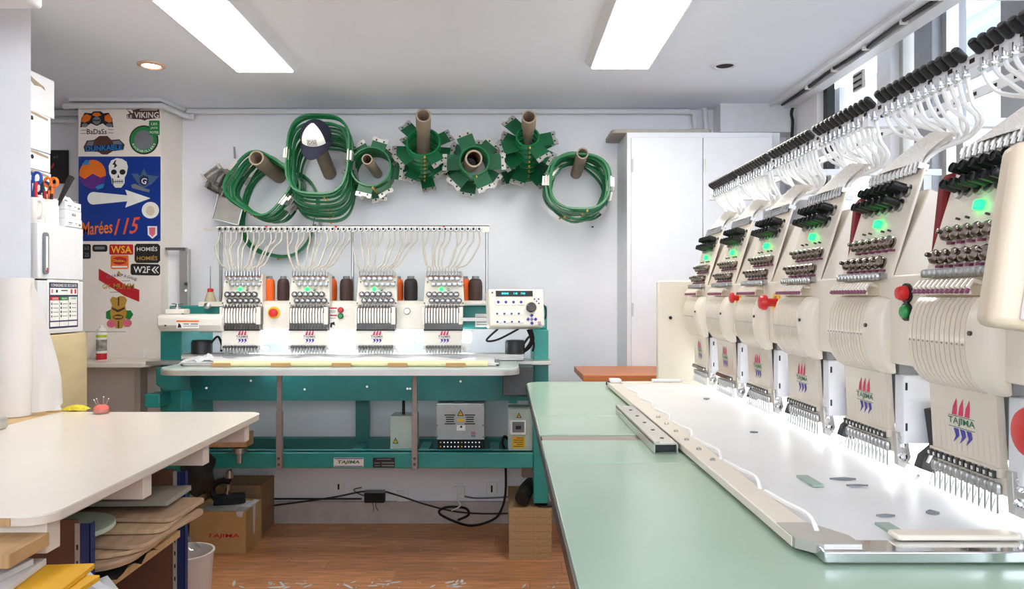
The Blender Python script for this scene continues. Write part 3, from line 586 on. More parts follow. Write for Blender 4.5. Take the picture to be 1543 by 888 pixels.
# ---- sewing beam (cream) and covers
part('arm_beam', MB().prism([(3.625, zb(497)), (3.625, zb(459)), (3.68, zb(456)), (3.80, zb(456)), (3.80, zb(497))], 'x', X(336, 3.62), X(694, 3.62)), M['cream'], BM, bevel=.004)
part('cone_shelf', MB().box(X(335, 3.62), X(738, 3.62), 3.63, 3.84, zb(459), zb(454)), M['cream2'], BM, bevel=.002)
part('drive_cover', MB().prism([(3.56, 1.162), (3.545, 1.18), (3.545, 1.215), (3.56, 1.232), (3.72, 1.232), (3.72, 1.15), (3.575, 1.15)], 'x', X(237, 3.55), X(334, 3.55)), M['cream'], BM, bevel=.006)
part('cover_screw', MB().cyl(P(249, 491, 3.545), P(249, 491, 3.541), .005, n=8), M['black'], BM)
def plate(name, px0, px1, py0, py1, Y, m, parent, th=.0015): return part(name, MB().box(X(px0, Y), X(px1, Y), Y-th, Y, Z(py1, Y), Z(py0, Y)), m, parent)
wl = plate('warning_label', 266, 300, 483, 495, 3.545, M['pwhite'], BM); plate('label_band', 266, 300, 483, 485.5, 3.5434, M['porange'], wl, .0008)
part('label_print', MB().box(X(276, 3.54), X(284, 3.54), 3.5428, 3.5432, Z(489, 3.54), Z(488, 3.54)).box(X(287, 3.54), X(298, 3.54), 3.5428, 3.5432, Z(489, 3.54), Z(488, 3.54)).box(X(276, 3.54), X(298, 3.54), 3.5428, 3.5432, Z(492, 3.54), Z(491.4, 3.54)).prism([(X(267, 3.54), Z(494, 3.54)), (X(269, 3.54), Z(487, 3.54)), (X(272, 3.54), Z(490, 3.54)), (X(273, 3.54), Z(494, 3.54))], 'y', 3.5426, 3.5432), M['textk'], wl)
# controls on the beam face
fy = 3.625
def knob(px, py, r, m, prot, collar=None, cr=1.5):
    c = P(px, py, fy); b = part('button', MB().lathe(c, (0, -1, 0), [(r, 0), (r, prot*.7), (r*.85, prot), (r*.3, prot*1.04)], 18), M[m], BM)
    if collar: part('collar', MB().lathe(c, (0, -1, 0), [(r*.9, .001), (r*cr, .001), (r*cr, .006), (r*.9, .006)], 20, True), M[collar], b)
knob(413, 471.5, .021, 'red', .028, 'yellow', 1.45); knob(513.5, 467.5, .0115, 'red', .012, 'black', 1.25); knob(513.5, 476.5, .0115, 'greenb', .012, 'black', 1.25); knob(613.5, 469, .014, 'pwhite', .02, 'pgrey', 1.2)
for a, b, c_ in ((494, 508, 'pwhite'),):
    l = plate('safety_label', 494, 508.5, 463, 495, fy, M[c_], BM)
    for y0 in (463.5, 474.5): plate('label_band', 494.5, 508, y0, y0+2, fy-.0016, M['pred'], l, .0006)
    part('label_print', MB().prism([(X(498, fy), Z(487, fy)), (X(504, fy), Z(485, fy)), (X(505, fy), Z(491, fy)), (X(501, fy), Z(489, fy)), (X(500, fy), Z(494, fy)), (X(497.5, fy), Z(493, fy))], 'y', fy-.0022, fy-.0016).box(X(496, fy), X(506, fy), fy-.0022, fy-.0016, Z(469, fy), Z(468.4, fy)).box(X(496, fy), X(506, fy), fy-.0022, fy-.0016, Z(471, fy), Z(470.4, fy)).box(X(496, fy), X(506, fy), fy-.0022, fy-.0016, Z(480, fy), Z(479.4, fy)), M['textk'], l)
plate('button_label', 519, 525, 466, 469, fy, M['cream2'], BM); plate('button_label', 519, 525, 475, 478, fy, M['cream2'], BM)
# light tubes behind the heads
for a, b in ((300, 424), (424, 526), (526, 628), (628, 714)):
    lt = part('lamp_holder', MB().box(X(a, 3.74)+.004, X(b, 3.74)-.004, 3.735, 3.775, Z(501, 3.74), Z(498, 3.74)), M['white'], BM)
    if a > 310: part('lamp_tube', MB().box(X(a if a > 430 else 372, 3.74)+.008, X(b, 3.74)-.012, 3.728, 3.752, Z(517, 3.73), Z(501.5, 3.73)), M['strip'], lt, bevel=.008)
    else: part('lamp_tube', MB().box(X(372, 3.74)+.008, X(b, 3.74)-.012, 3.728, 3.752, Z(517, 3.73), Z(501.5, 3.73)), M['strip'], lt, bevel=.008)
# ---- head prototype at px 364
def head_back(cx):
    def q(dx, py, Y=BY): return Vector((cx+dx*U, Y, Z(py, BY)))
    z0, z1 = zb(461), zb(412)
    hd = part('sewing_head', MB().prism([(BY+.004, z0), (BY+.03, z1), (BY+.09, z1), (BY+.09, z0)], 'x', cx-28*U, cx+28*U), M['cream'], BM, bevel=.003)
    hd['label'] = 'sewing head with twelve needles and a green light'
    # sloping tension plate
    def on(dx, py, d=0): t = (Z(py, BY)-z0)/(z1-z0); return Vector((cx+dx*U, BY+.026*t-d, Z(py, BY)))
    a = on(-31, 461); b = on(31, 461); c = on(28, 412); d_ = on(-28, 412); th = Vector((0, .006, 0))
    part('tension_plate', MB().add([a, b, c, d_, a+th, b+th, c+th, d_+th], [(0, 1, 2, 3), (7, 6, 5, 4), (0, 4, 5, 1), (1, 5, 6, 2), (2, 6, 7, 3), (3, 7, 4, 0)]), M['cream2'], hd)
    mb = MB().box(cx-27*U, cx+27*U, BY+.01, BY+.05, zb(414.5), zb(411))
    for i in range(12): mb.cyl((cx+(-25+i*4.55)*U, BY+.012, zb(416)), (cx+(-25+i*4.55)*U, BY+.012, zb(409)), .0065, n=8)
    part('tube_comb', mb, M['steel'], hd)
    part('guide_strip', MB().box(cx-27*U, cx+27*U, BY+.012, BY+.02, zb(418), zb(416.5)), mat('red_felt_strip', (170, 120, 96), .8), hd)
    gm, gc = MB().lathe((0, 0, 0), (0, -1, 0), [(.0125, 0), (.0125, .004), (.006, .006), (.006, .012), (.010, .013), (.010, .02), (.004, .021)], 12).mesh('thread_guide', [M['steel']])
    dm, dc = MB().lathe((0, 0, 0), (0, -1, 0), [(.0145, 0), (.0148, .004), (.0105, .006), (.0148, .009), (.0148, .012)], 14).mi(1).lathe((0, -.0115, 0), (0, -1, 0), [(.010, 0), (.009, .007), (.004, .009)], 12).mesh('tension_dial', [M['iron'], M['chrome']])
    for r, (py, o) in enumerate(((420, -20), (428.5, -16))):
        for i in range(6): link('thread_guide', gm, hd, on(o+i*8.1, py)+gc)
    for r, (py, o) in enumerate(((444, -22), (453.5, -18))):
        for i in range(6): link('tension_dial', dm, hd, on(o+i*8.2, py)+dc)
    part('led', MB().lathe(on(-4, 436, 0), (0, -1, 0), [(.009, 0), (.009, .005), (.005, .009)], 12), M['led'], hd)
    part('toggle', MB().lathe(on(7, 436.5, 0), (0, -1, 0), [(.007, 0), (.007, .004), (.003, .008)], 10), M['steel'], hd)
    for dx, py in ((-25, 425), (27, 425), (-29, 457), (29, 457)): part('plate_screw', MB().cyl(on(dx, py, 0), on(dx, py, .003), .0035, n=6), M['black'], hd)
    mb = MB()
    for i in range(12): mb.lathe((cx+(-26+i*4.7)*U, BY-.004, zb(463.5)), (0, 0, 1), [(.004, 0), (.006, .003), (.006, .012), (.004, .015)], 8)
    part('lower_comb', mb, M['steel'], hd)
    # needle case: strips between dark slots
    part('case_back', MB().box(cx-31*U, cx+29*U, BY-.004, BY+.06, zb(489), zb(463.5)), M['iron'], hd)
    for x0, x1 in ((-32, -28.5), (22.5, 29)): part('case_cheek', MB().box(cx+x0*U, cx+x1*U, BY-.016, BY+.03, zb(489), zb(463)), M['cream'], hd, bevel=.002)
    sm, s_c = MB().prism([(-.014, -.032), (-.018, -.02), (-.018, .022), (-.010, .04), (0, .041), (0, -.034)], 'x', -.0041, .0041).mesh('cover_strip', M['pwhite'])
    lm, l_c = MB().box(-.0022, .0022, -.012, 0, -.012, .012).mesh('take_up_lever', M['rust'])
    for i in range(12):
        x = cx+(-26+i*4.25)*U; link('cover_strip', sm, hd, Vector((x, BY-.004, zb(477)))+s_c); link('take_up_lever', lm, hd, Vector((x+2.1*U, BY-.004, zb(468)))+l_c)
    mb = MB().box(cx-29*U, cx+28*U, BY-.012, BY+.04, zb(496.5), zb(489))
    for i in range(12): mb.obox((cx+(-25.5+i*4.5)*U, BY-.014, zb(493)), (.0075, .006, .014), ry(20))
    part('clamp_bar', mb, M['iron'], hd)
    part('case_base', MB().box(cx-30*U, cx+28*U, BY-.01, BY+.05, zb(498.5), zb(496.2)), M['rubber'], hd)
    part('needle_cover', MB().box(cx-30*U, cx+28*U, BY-.006, BY+.008, zb(521), zb(498)), M['cream'], hd, bevel=.002)
    mb = MB(); logo(mb, Vector((cx+1*U, BY-.0065, zb(508))), (1, 0, 0), (0, 0, 1), .06); part('maker_mark', mb, [M['mag'], M['textk'], M['vio']], hd, smooth=0, recalc=False)
    part('needle_base', MB().box(cx-31*U, cx+28*U, BY-.004, BY+.03, zb(527), zb(520.5)), M['alu'], hd)
    cm, c_c = MB().lathe((0, 0, 0), (0, 0, 1), [(.003, -.022), (.0045, -.02), (.0065, -.008), (.0065, .004), (.0045, .008), (.0045, .016)], 8).mi(1).box(-.005, .005, -.010, -.005, .002, .012).mi(0).cyl((0, 0, -.022), (0, 0, -.036), .0012, n=5).mesh('needle_clamp', [M['steel'], M['iron']])
    for i in range(12): link('needle_clamp', cm, hd, Vector((cx+(-25+i*4.5)*U, BY-.010, zb(525)))+c_c)
    part('bobbin_arm', MB().box(cx-.03, cx+.03, BY-.03, 3.86, TB+.002, TB+.02), M['white'], hd)
    part('side_knob', MB().lathe((cx+33*U, BY+.03, zb(527)), (0, -1, 0), [(.016, 0), (.016, .012), (.008, .016)], 14), M['pwhite'], hd)
    part('head_back', MB().box(cx-24*U, cx+24*U, BY+.03, 3.73, zb(521), zb(461)), M['cream'], hd)
    return hd
hxs = [X(364.5+101.4*i, BY) for i in range(4)]
hb0 = head_back(hxs[0])
for i in range(1, 4): copy_tree(hb0, (hxs[i]-hxs[0], 0, 0), BM)
# ---- thread stand
RY = 3.76; zr = Z(345.5, RY)
part('stand_rail', MB().box(X(327, RY), X(737, RY), RY, RY+.006, Z(350, RY), Z(340, RY)).box(X(327, RY), X(737, RY), RY, RY+.06, Z(341, RY), Z(340, RY)), M['cream2'], BM)
part('rail_end', MB().box(X(306, RY), X(330, RY), RY+.01, RY+.02, Z(346, RY), Z(343.5, RY)), M['tubeg'], BM)
gm, gc = MB().lathe((0, 0, 0), (0, -1, 0), [(.0075, 0), (.0125, 0), (.0125, .005), (.0105, .011), (.0065, .011)], 12, True).mi(1).cyl((0, -.001, 0), (0, -.004, 0), .008, n=10).mesh('tube_guide', [M['steel'], M['dark']])
for i in range(47): link('tube_guide', gm, BM, Vector((X(332+i*8.48, RY), RY, zr))+gc)
for px, r in ((333, .009), (531.5, .008), (733.5, .008)): part('stand_post', MB().cyl((X(px, RY+.03), RY+.03, zb(456)), (X(px, RY+.03), RY+.03, Z(341, RY)-.002), r, n=10), M['steel'], BM)
for px in (401, 506, 669): part('rail_rivet', MB().cyl(P(px, 341.5, RY), P(px, 341.5, RY-.006), .006, n=8), M['pred'], BM)
for h in range(4):
    for i in range(12):
        if h*12+i >= 47: continue
        a = Vector((X(332+(h*12+i)*8.48, RY), RY-.01, zr-.012)); b = Vector((hxs[h]+(-25+i*4.55)*U, BY+.012, zb(410)))
        j = random.uniform(-.022, .022)
        pts = [a, a+Vector((j*.3, -.01, -.05)), a.lerp(b, .45)+Vector((j+(a.x-b.x)*.22, -.02, .0)), a.lerp(b, .78)+Vector((j*.8+(a.x-b.x)*.12, -.01, -.005)), b+Vector((0, 0, .02)), b]
        part('thread_tube', MB().tube(crom(pts, 5), .0042, 5), M['tubeg'], BM)
# ---- drive units, rails and the pantograph frame on the table
for px in (304, 776):
    c = P(px, 527, 3.66); m_ = part('drive_motor', MB().lathe((c.x, c.y, TB+.035), (0, 0, 1), [(.05, 0), (.05, .055), (.045, .066), (.02, .068)], 20), M['black'], BM)
    part('motor_cable', MB().tube(crom([c+Vector((.045, 0, .03)), c+Vector((.075, .01, .065)), c+Vector((.095, .01, .03)), c+Vector((.09, .02, -.01))], 5), .006, 6), M['rubber'], m_)
part('slide_rail', MB().box(X(277, 3.66), X(790, 3.66), 3.63, 3.72, TB+.001, TB+.034), M['alu'], BM, bevel=.003)
part('slide_groove', MB().box(X(277, 3.66)+.002, X(790, 3.66)-.002, 3.626, 3.632, TB+.012, TB+.022), M['white'], BM)
fr = part('pantograph_frame', MB().box(X(275, 3.36), X(752, 3.36), 3.34, 3.365, TB+.002, TB+.016).box(X(275, 3.36), X(280, 3.36), 3.34, 3.56, TB+.002, TB+.012).box(X(747, 3.36), X(752, 3.36), 3.34, 3.56, TB+.002, TB+.012), M['alu'], BM, bevel=.002)
rows = []
for a in range(27):
    x = X(278, 3.4)+(X(745, 3.4)-X(278, 3.4))*a/26
    rows.append([Vector((x, 3.352+.215*b/8, TB+.016+.022*math.sin(math.pi*min(1, b/7))*(.7+.3*math.sin(a*1.3))+.0)) for b in range(9)])
part('backing_sheet', MB().grid(rows), M['film'], fr, recalc=False)
one('backing_roll', MB().tube([(X(325, 3.34), 3.327, TB+.0145), (X(735, 3.34), 3.327, TB+.0145)], .0135, 10), mat('cream_paper_roll', (236, 226, 176), .6), 'long pale yellow roll of backing lying on the back machine table', 'paper roll')
for px in (335, 425, 516, 600, 687): part('clip_tab', MB().box(X(px-14.5, 3.33), X(px+14.5, 3.33), 3.308, 3.313, TB+.002, TB+.018), M['carton'], fr)
# crumpled cloth at the left end of the table
rows = []
for a in range(9):
    rows.append([Vector((X(268+a*8, 3.36), 3.36+.02*b, TB+.004+.045*math.exp(-((a-4)/2.6)**2)*abs(math.sin(b*.9+a*.8))*(1 if b < 8 else .2)+.006*math.sin(a*2.1+b))) for b in range(9)])
one('crumpled_cloth', MB().grid(rows), M['paper'], 'crumpled white cloth at the left end of the back machine table', 'cloth', recalc=False)
# ---- left: winder and height gauge
wd = part('bobbin_winder', MB().box(X(257, 3.66), X(284, 3.66), 3.6, 3.68, 1.233, 1.258), M['cream'], BM, bevel=.004)
part('winder_spool', MB().lathe((X(270, 3.66), 3.64, 1.259), (0, 0, 1), [(.028, 0), (.028, .006), (.01, .008), (.01, .022), (.026, .024), (.026, .028)], 14), M['steel'], wd)
part('winder_knob', MB().lathe(P(276, 475, 3.6), (0, -1, 0), [(.009, 0), (.009, .008), (.004, .01)], 10), M['iron'], wd)
tl = part('thread_tensioner', MB().lathe((X(309, 3.66), 3.7, Z(461, 3.66)), (0, -1, 0), [(.014, 0), (.016, .006), (.01, .01), (.016, .014), (.016, .02), (.006, .026)], 14), M['steel'], BM)
part('tensioner_arm', MB().box(X(294, 3.66), X(334, 3.66), 3.7, 3.72, Z(462, 3.66), Z(455, 3.66)), M['cream2'], tl)
t = thing('metal_stand', 'grey metal upright stand with a bracket arm, left of the back machine', 'stand', P(280, 470, 4.1))
part('upright', MB().box(X(275, 4.1), X(288, 4.1), 4.06, 4.1, 1.0, Z(376, 4.1)), M['alu'], t, bevel=.002)
part('arm', MB().box(X(255, 4.1), X(285, 4.1), 4.05, 4.08, Z(378, 4.1), Z(374, 4.1)), M['steel'], t)
part('board', MB().box(X(246, 4.12), X(276, 4.12), 4.11, 4.12, 1.0, Z(378, 4.1)), M['wall'], t)
part('knob', MB().cyl(P(280, 428, 4.06), P(280, 428, 4.04), .01, n=10), M['black'], t); part('knob', MB().cyl(P(280, 438, 4.06), P(280, 438, 4.04), .007, n=10), M['steel'], t)
# ---- control box on its arm
cbm = thing('control_box', 'cream control box with dark display and keypad on the back machine', 'control box', P(778, 498, 3.45))
R = rz(12)@rx(-10); c = P(776, 466, 3.42)
part('case', MB().obox(c, (.262, .085, .178), R), M['cream'], cbm, bevel=.01, seg=3)
def cb(dx, dz, d=-.0435): return c+R@Vector((dx, d, dz))
part('display', MB().obox(cb(-.01, .066), (.175, .004, .026), R), M['black'], cbm)
u_, w_ = R@Vector((1, 0, 0)), R@Vector((0, 0, 1))
part('digits', MB().text('888', cb(-.055, .066, -.0462), u_, w_, .034, .010).text('10', cb(-.005, .066, -.0462), u_, w_, .018, .010).text('700', cb(.03, .066, -.0462), u_, w_, .022, .010), M['screen'], cbm, smooth=0, recalc=False)
part('dial', MB().lathe(cb(.066, -.0), R@Vector((0, -1, 0)), [(.024, 0), (.023, .016), (.019, .02), (.006, .019)], 18), M['iron'], cbm)
for i in range(4):
    k_ = part('key', MB().obox(cb(-.088+i*.036, .022), (.026, .004, .022), R), M['pwhite'], cbm, bevel=.002); part('key_cap', MB().lathe(cb(-.088+i*.036, .026, -.0455), R@Vector((0, -1, 0)), [(.007, 0), (.006, .002)], 10), M['vio'], k_)
    for z_ in (-.028, -.066):
        k_ = part('key', MB().obox(cb(-.088+i*.034, z_), (.026, .004, .014), R), M['pwhite'], cbm, bevel=.002); part('key_cap', MB().lathe(cb(-.095+i*.034, z_, -.0455), R@Vector((0, -1, 0)), [(.005, 0), (.004, .002)], 10), M['vio'], k_)
for dx, dz_ in ((0, .018), (0, -.018), (.018, 0), (-.018, 0), (0, 0)): part('arrow_key', MB().obox(cb(.068+dx, -.055+dz_), (.012, .005, .012), R@ry(45)), M['vio'] if dx or dz_ else M['pgrey'], cbm)
for dx, dz_ in ((.095, .03), (.105, .04), (.105, .02), (.085, .04)): part('lamp_dot', MB().lathe(cb(dx, dz_), R@Vector((0, -1, 0)), [(.004, 0), (.003, .002)], 8), M['vio'], cbm)
part('knob', MB().lathe(cb(-.115, .07), R@Vector((0, -1, 0)), [(.004, 0), (.004, .006)], 8), M['iron'], cbm)
mb = MB(); logo(mb, cb(.103, -.075, -.0432), u_, w_, .02); part('maker_mark', mb, LOGO, cbm, smooth=0, recalc=False)
part('socket_plate', MB().obox(c+R@Vector((.1315, 0, .01)), (.003, .05, .12), R), M['pwhite'], cbm)
part('arm', MB().box(X(695, 3.56), X(748, 3.5), 3.49, 3.53, Z(484, 3.5), Z(479, 3.5)), M['alu'], cbm)
part('cable', MB().tube(crom([c+R@Vector((-.08, .03, -.09)), P(733, 513, 3.55), P(750, 512, 3.55), c+R@Vector((.02, .03, -.09))], 6), .005, 6), M['rubber'], cbm)
part('cable', MB().tube(crom([c+R@Vector((.132, 0, .03)), c+R@Vector((.152, .01, .0)), c+R@Vector((.15, .02, -.04)), c+R@Vector((.13, .03, -.05))], 6), .004, 6), M['rubber'], cbm)
for k_ in range(3): part('cable', MB().tube(crom([P(795+k_*3, 497, 3.6), P(800+k_*2, 512, 3.62), P(793+k_*2, 525, 3.64), P(786, 532, 3.66)], 5), .006, 6), M['rubber'], cbm)
rp = plate('rating_plate', 716, 737, 473, 493, 3.798, M['pwhite'], BM); part('rating_print', MB().box(X(718, 3.79), X(735, 3.79), 3.795, 3.7965, Z(480, 3.79), Z(478, 3.79)).box(X(718, 3.79), X(735, 3.79), 3.795, 3.7965, Z(486, 3.79), Z(485, 3.79)).box(X(718, 3.79), X(735, 3.79), 3.795, 3.7965, Z(490, 3.79), Z(489, 3.79)), M['pgrey'], rp)
# ---- electrics on the base rails
def warn(parent, px, py, h, Y):
    s = h/2
    part('warning_sign', MB().prism([(X(px-s, Y), Z(py+s, Y)), (X(px+s, Y), Z(py+s, Y)), (X(px, Y), Z(py-s, Y))], 'y', Y-.0015, Y).mi(1).prism([(X(px-s*.6, Y), Z(py+s*.75, Y)), (X(px+s*.6, Y), Z(py+s*.75, Y)), (X(px, Y), Z(py-s*.55, Y))], 'y', Y-.0022, Y-.0014).mi(0).prism([(X(px+.1*s, Y), Z(py-.3*s, Y)), (X(px-.2*s, Y), Z(py+.2*s, Y)), (X(px, Y), Z(py+.2*s, Y)), (X(px-.1*s, Y), Z(py+.65*s, Y)), (X(px+.2*s, Y), Z(py+.05*s, Y)), (X(px, Y), Z(py+.05*s, Y))], 'y', Y-.0028, Y-.002), [M['textk'], M['yellow']], parent)
gb = mat('grey_green_enamel', (186, 198, 186), .4)
t = part('junction_box', MB().box(X(588, 3.85), X(627, 3.85), 3.85, 3.98, .514, Z(627, 3.85)), gb, BM, bevel=.003); warn(t, 596, 664, 9, 3.849)
part('conduit', MB().tube([(X(608, 3.9), 3.9, Z(627, 3.85)), (X(608, 3.9), 3.9, .79)], .008, 6), M['rubber'], t)
t = part('controller_box', MB().box(X(658, 3.80), X(730, 3.80), 3.80, 4.0, Z(663, 3.80), Z(609, 3.80)), mat('controller_enamel', (176, 182, 180), .4), BM, bevel=.003)
warn(t, 694, 622, 10, 3.799); plate('voltage_label', 689, 700, 632, 635.5, 3.799, M['yellow'], t)
lb = plate('approval_label', 688, 701, 641, 649, 3.799, M['pwhite'], t); part('label_dot', MB().cyl(P(695, 643.5, 3.797), P(695, 643.5, 3.7965), .006, n=10), M['textk'], lb)
for x_ in (672, 702):
    for k_ in range(5): plate('vent_slot', x_ + (0 if 0 < k_ < 4 else -2), x_+12 + (0 if 0 < k_ < 4 else 2), 625+k_*3.3, 626.5+k_*3.3, 3.799, M['dark'], t, .001)
for dx, dy in ((659, 611), (728, 611), (659, 659), (728, 659), (659, 641), (728, 641)): part('box_screw', MB().cyl(P(dx, dy, 3.80), P(dx, dy, 3.797), .004, n=6), M['iron'], t)
mb = MB(); logo(mb, P(713, 655, 3.7995), (1, 0, 0), (0, 0, 1), .03); part('maker_mark', mb, LOGO, t, smooth=0, recalc=False)
t2 = part('connector_panel', MB().box(X(659, 3.81), X(729, 3.81), 3.81, 4.0, .515, Z(663.5, 3.80)), M['dark'], BM)
for a in range(12):
    for b in range(3): part('connector_pin', MB().cyl(P(664+a*5.3, 667+b*6.4, 3.81), P(664+a*5.3, 667+b*6.4, 3.804), .0035, n=6), M['steel'] if (a % 6) else M['yellow'], t2)
t = part('switch_box', MB().box(X(765.5, 3.76), X(803, 3.76), 3.762, 3.92, Z(682, 3.76), Z(617, 3.76)), gb, BM, bevel=.004)
warn(t, 782, 626, 8, 3.761)
s_ = part('switch_frame', MB().box(X(769, 3.76), X(793, 3.76), 3.745, 3.763, Z(655, 3.76), Z(633, 3.76)), M['pwhite'], t, bevel=.003); plate('switch_recess', 772, 790, 636, 652, 3.744, M['pgrey'], s_, .001)
part('switch_lever', MB().box(X(777, 3.76), X(785, 3.76), 3.735, 3.745, Z(646, 3.76), Z(641, 3.76)), M['black'], s_)
yl = plate('caution_label', 772, 791, 658, 676, 3.761, M['yellow'], t)
for k_ in range(5): plate('caution_text', 774 if k_ % 3 else 778, 789, 660+k_*3.1, 661+k_*3.1, 3.7592, M['textk'], yl, .0006)
part('switch_conduit', MB().tube(crom([P(762, 680, 3.9), P(757, 668, 3.9), P(760, 658, 3.9), P(765, 662, 3.9)], 5), .008, 6), M['rubber'], t)
vs = plate('voltage_sticker', 817, 823, 655, 666, 3.699, M['pwhite'], BM); plate('size_sticker', 814, 822, 630, 648, 3.699, M['pwhite'], BM)
# ---- things standing on the machine
def cone(px, m, label, Y=3.72, w=9, back=False):
    x = X(px, Y); z = zb(454)+.0005; r = w*Y/F
    t = thing('thread_cone', label, 'thread cone', (x, Y, z), 'thread cones on the back machine')
    part('thread', MB().lathe((x, Y, z), (0, 0, 1), [(r*.92, .002), (r, .012), (r, .075), (r*.95, .095), (r*.78, .108), (r*.6, .112)], 18), M[m], t)
    part('core', MB().lathe((x, Y, z+.112), (0, 0, 1), [(r*.55, 0), (r*.5, .014), (r*.44, .014), (r*.48, 0)], 14, True), M['pgrey'], t)
cone(399.5, 'ythread', 'yellow thread cone, half hidden behind an orange one on the back machine', 3.80, 7.5); cone(406.5, 'orange', 'orange thread cone right of the first sewing head, beside a yellow one', 3.70, 7.5)
cone(427, 'brown', 'brown thread cone just left of the second sewing head'); cone(500, 'orange', 'orange thread cone right behind the second sewing head', 3.74, 8); cone(522, 'brown', 'fat brown thread cone just left of the third sewing head', 3.72, 10)
cone(600, 'orange', 'orange thread cone right behind the third sewing head', 3.74, 8); cone(619, 'dbrown', 'fat dark brown thread cone just left of the fourth sewing head', 3.72, 10.5); cone(701, 'orange', 'orange thread cone right behind the fourth sewing head', 3.74, 8); cone(716.5, 'brown', 'rightmost brown thread cone, beside the control box', 3.72, 10.5)
x, y, z = X(317, 3.78), 3.78, Z(455, 3.78)
t = thing('oil_bottle', 'clear oil bottle with red cap and long thin spout on the back machine', 'bottle', (x, y, 1.273))
part('body', MB().lathe((x, y, 1.273), (0, 0, 1), [(.028, 0), (.029, .004), (.028, .03), (.018, .062), (.015, .07)], 16), mat('oil_plastic', (210, 196, 160), .25, alpha=.75), t)
part('cap', MB().lathe((x, y, 1.343), (0, 0, 1), [(.0155, 0), (.0155, .016), (.006, .02)], 14), M['red'], t); part('spout', MB().cyl((x, y, 1.363), (x, y, 1.478), .0028, .0018, n=8), M['pgrey'], t)
# particle-board blocks under the feet
for x0, x1, lab in ((X(766.5, 3.65), X(832, 3.65), 'chipboard riser block under the right foot of the back machine'), (-1.80, -1.632, 'chipboard riser block under the left foot of the back machine')):
    t = thing('riser_block', lab, 'block', ((x0+x1)/2, 3.8, 0), 'riser blocks'); h = .2505/7
    for k_ in range(7): part('board', MB().box(x0+random.uniform(0, .003), x1-random.uniform(0, .003), 3.65+random.uniform(0, .003), 4.12, k_*h+.0005, (k_+1)*h-.0005), M['plyD'], t)
x0 = X(790, 3.8)
one('black_tube', MB().tube([P(786, 752, 3.69), P(793, 738, 3.78), P(799, 728, 3.9)], [.036, .038, .03], 14), M['rubber'], 'fat black rolled rubber tube lying on the right riser block', 'tube')
one('carton_scrap', MB().obox((X(797, 3.95), 3.95, .40), (.07, .05, .11), rz(10)), mat('pale_carton', (176, 150, 138), .85), 'small pinkish cardboard box behind the right leg of the back machine', 'box')
# ================================================================ HOOPS ON THE BACK WALL
WY = YB
def super_path(a, b, n=40, e=2.6, wob=0):
    o = []
    for i in range(n):
        t = -2*math.pi*i/n; c, s = math.cos(t), math.sin(t)
        o.append(Vector((a*abs(c)**(2/e)*(1 if c >= 0 else -1)+wob*math.sin(2*t), 0, b*abs(s)**(2/e)*(1 if s >= 0 else -1))))
    return o
def paper_tube(mouth, base, r, label):
    m, b = Vector(mouth), Vector(base); d = (b-m).normalized()
    return one('cardboard_tube', MB().lathe(m, d, [(r, 0), (r, (b-m).length), (r*.8, (b-m).length), (r*.8, 0)], 20, True), M['card'], label, 'cardboard tube', 'cardboard tubes on the back wall')
# big rounded-square hoops
def ring_mesh(a, b, e, rw=.005, h=.016):
    return MB().band(super_path(a, b, 44, e), [(-rw, -h/2), (rw, -h/2), (rw, -h*.1), (rw*1.5, 0), (rw, h*.1), (rw, h/2), (-rw, h/2)]).mesh('ring', M['green'], center=False)[0]
br_me = MB().box(-.03, .03, -.010, .010, 0, .006).box(-.026, .026, -.0012, .0012, .004, .022).mesh('bracket', M['alu'], center=False)[0]
scr_me = MB().lathe((0, 0, 0), (0, 0, 1), [(.005, 0), (.005, .010), (.003, .014)], 8).mesh('tension_screw', M['pgold'], center=False)[0]
def big_hoop(me, a, b, c, rot, label, group, br=True):
    t = thing('embroidery_hoop', label, 'hoop', c, group, rot)
    link('ring', me, t, (0, 0, 0), None, True)
    if br:
        for s in (1, -1): link('bracket', br_me, t, (s*a, 0, 0), (0, s*math.pi/2, 0), True)
        link('tension_screw', scr_me, t, (a*.25, 0, -b*.99), (math.pi, 0, 0), True)
    return t
def stack(n, front, back, Yf, Yb, hw, hh, e, label, group, tilt, roll, jit=6, kmax=1.0, spread=10):
    U0 = Yf/F; me = [ring_mesh(hw*U0*s, hh*U0*s, e) for s in (1, .97, 1.03)]
    for i in range(n):
        t = i/max(1, n-1); Y = Yf+(Yb-Yf)*t
        px = front[0]+(back[0]-front[0])*t+random.uniform(-1, 1)*jit*.35; py = front[1]+(back[1]-front[1])*t+random.uniform(-1, 1)*jit*.25
        k = random.randrange(3)
        big_hoop(me[k], hw*U0, hh*U0, P(px, py, Y), (math.radians(tilt*(1-.5*t)+random.uniform(-2, 2)), math.radians(roll+random.uniform(-1, 1)*spread), math.radians(random.uniform(-3, 3))), ('frontmost '+label) if i == 0 else label, group)
paper_tube(P(386, 238, 3.90), P(421, 266, WY-.002), 11.5*3.9/F, 'wide cardboard tube through the leftmost stack of green hoops')
stack(11, (391, 277), (412, 290), 3.93, 4.19, 44, 44, 3.4, 'large green rounded-square embroidery hoop in the leftmost stack on the wall', 'hoops of the leftmost stack', -14, 32, 6)
paper_tube(P(472, 200, 3.90), P(497, 262, WY-.002), 11*3.9/F, 'cardboard tube behind the navy cap')
stack(14, (479, 232), (493, 280), 3.90, 4.18, 45, 60, 3.2, 'tall green embroidery hoop in the stack hanging behind the navy cap', 'hoops behind the cap', -10, 2, 5, spread=4)
stack(3, (420, 320), (424, 322), 4.20, 4.235, 56, 66, 2.6, 'lowest large green hoop, hanging behind the thread rail', 'low hoops behind the thread rail', 0, 8, 5)
paper_tube(P(878, 231, 3.92), P(868, 262, WY-.002), 9*3.9/F, 'narrow cardboard tube through the rightmost stack of green hoops')
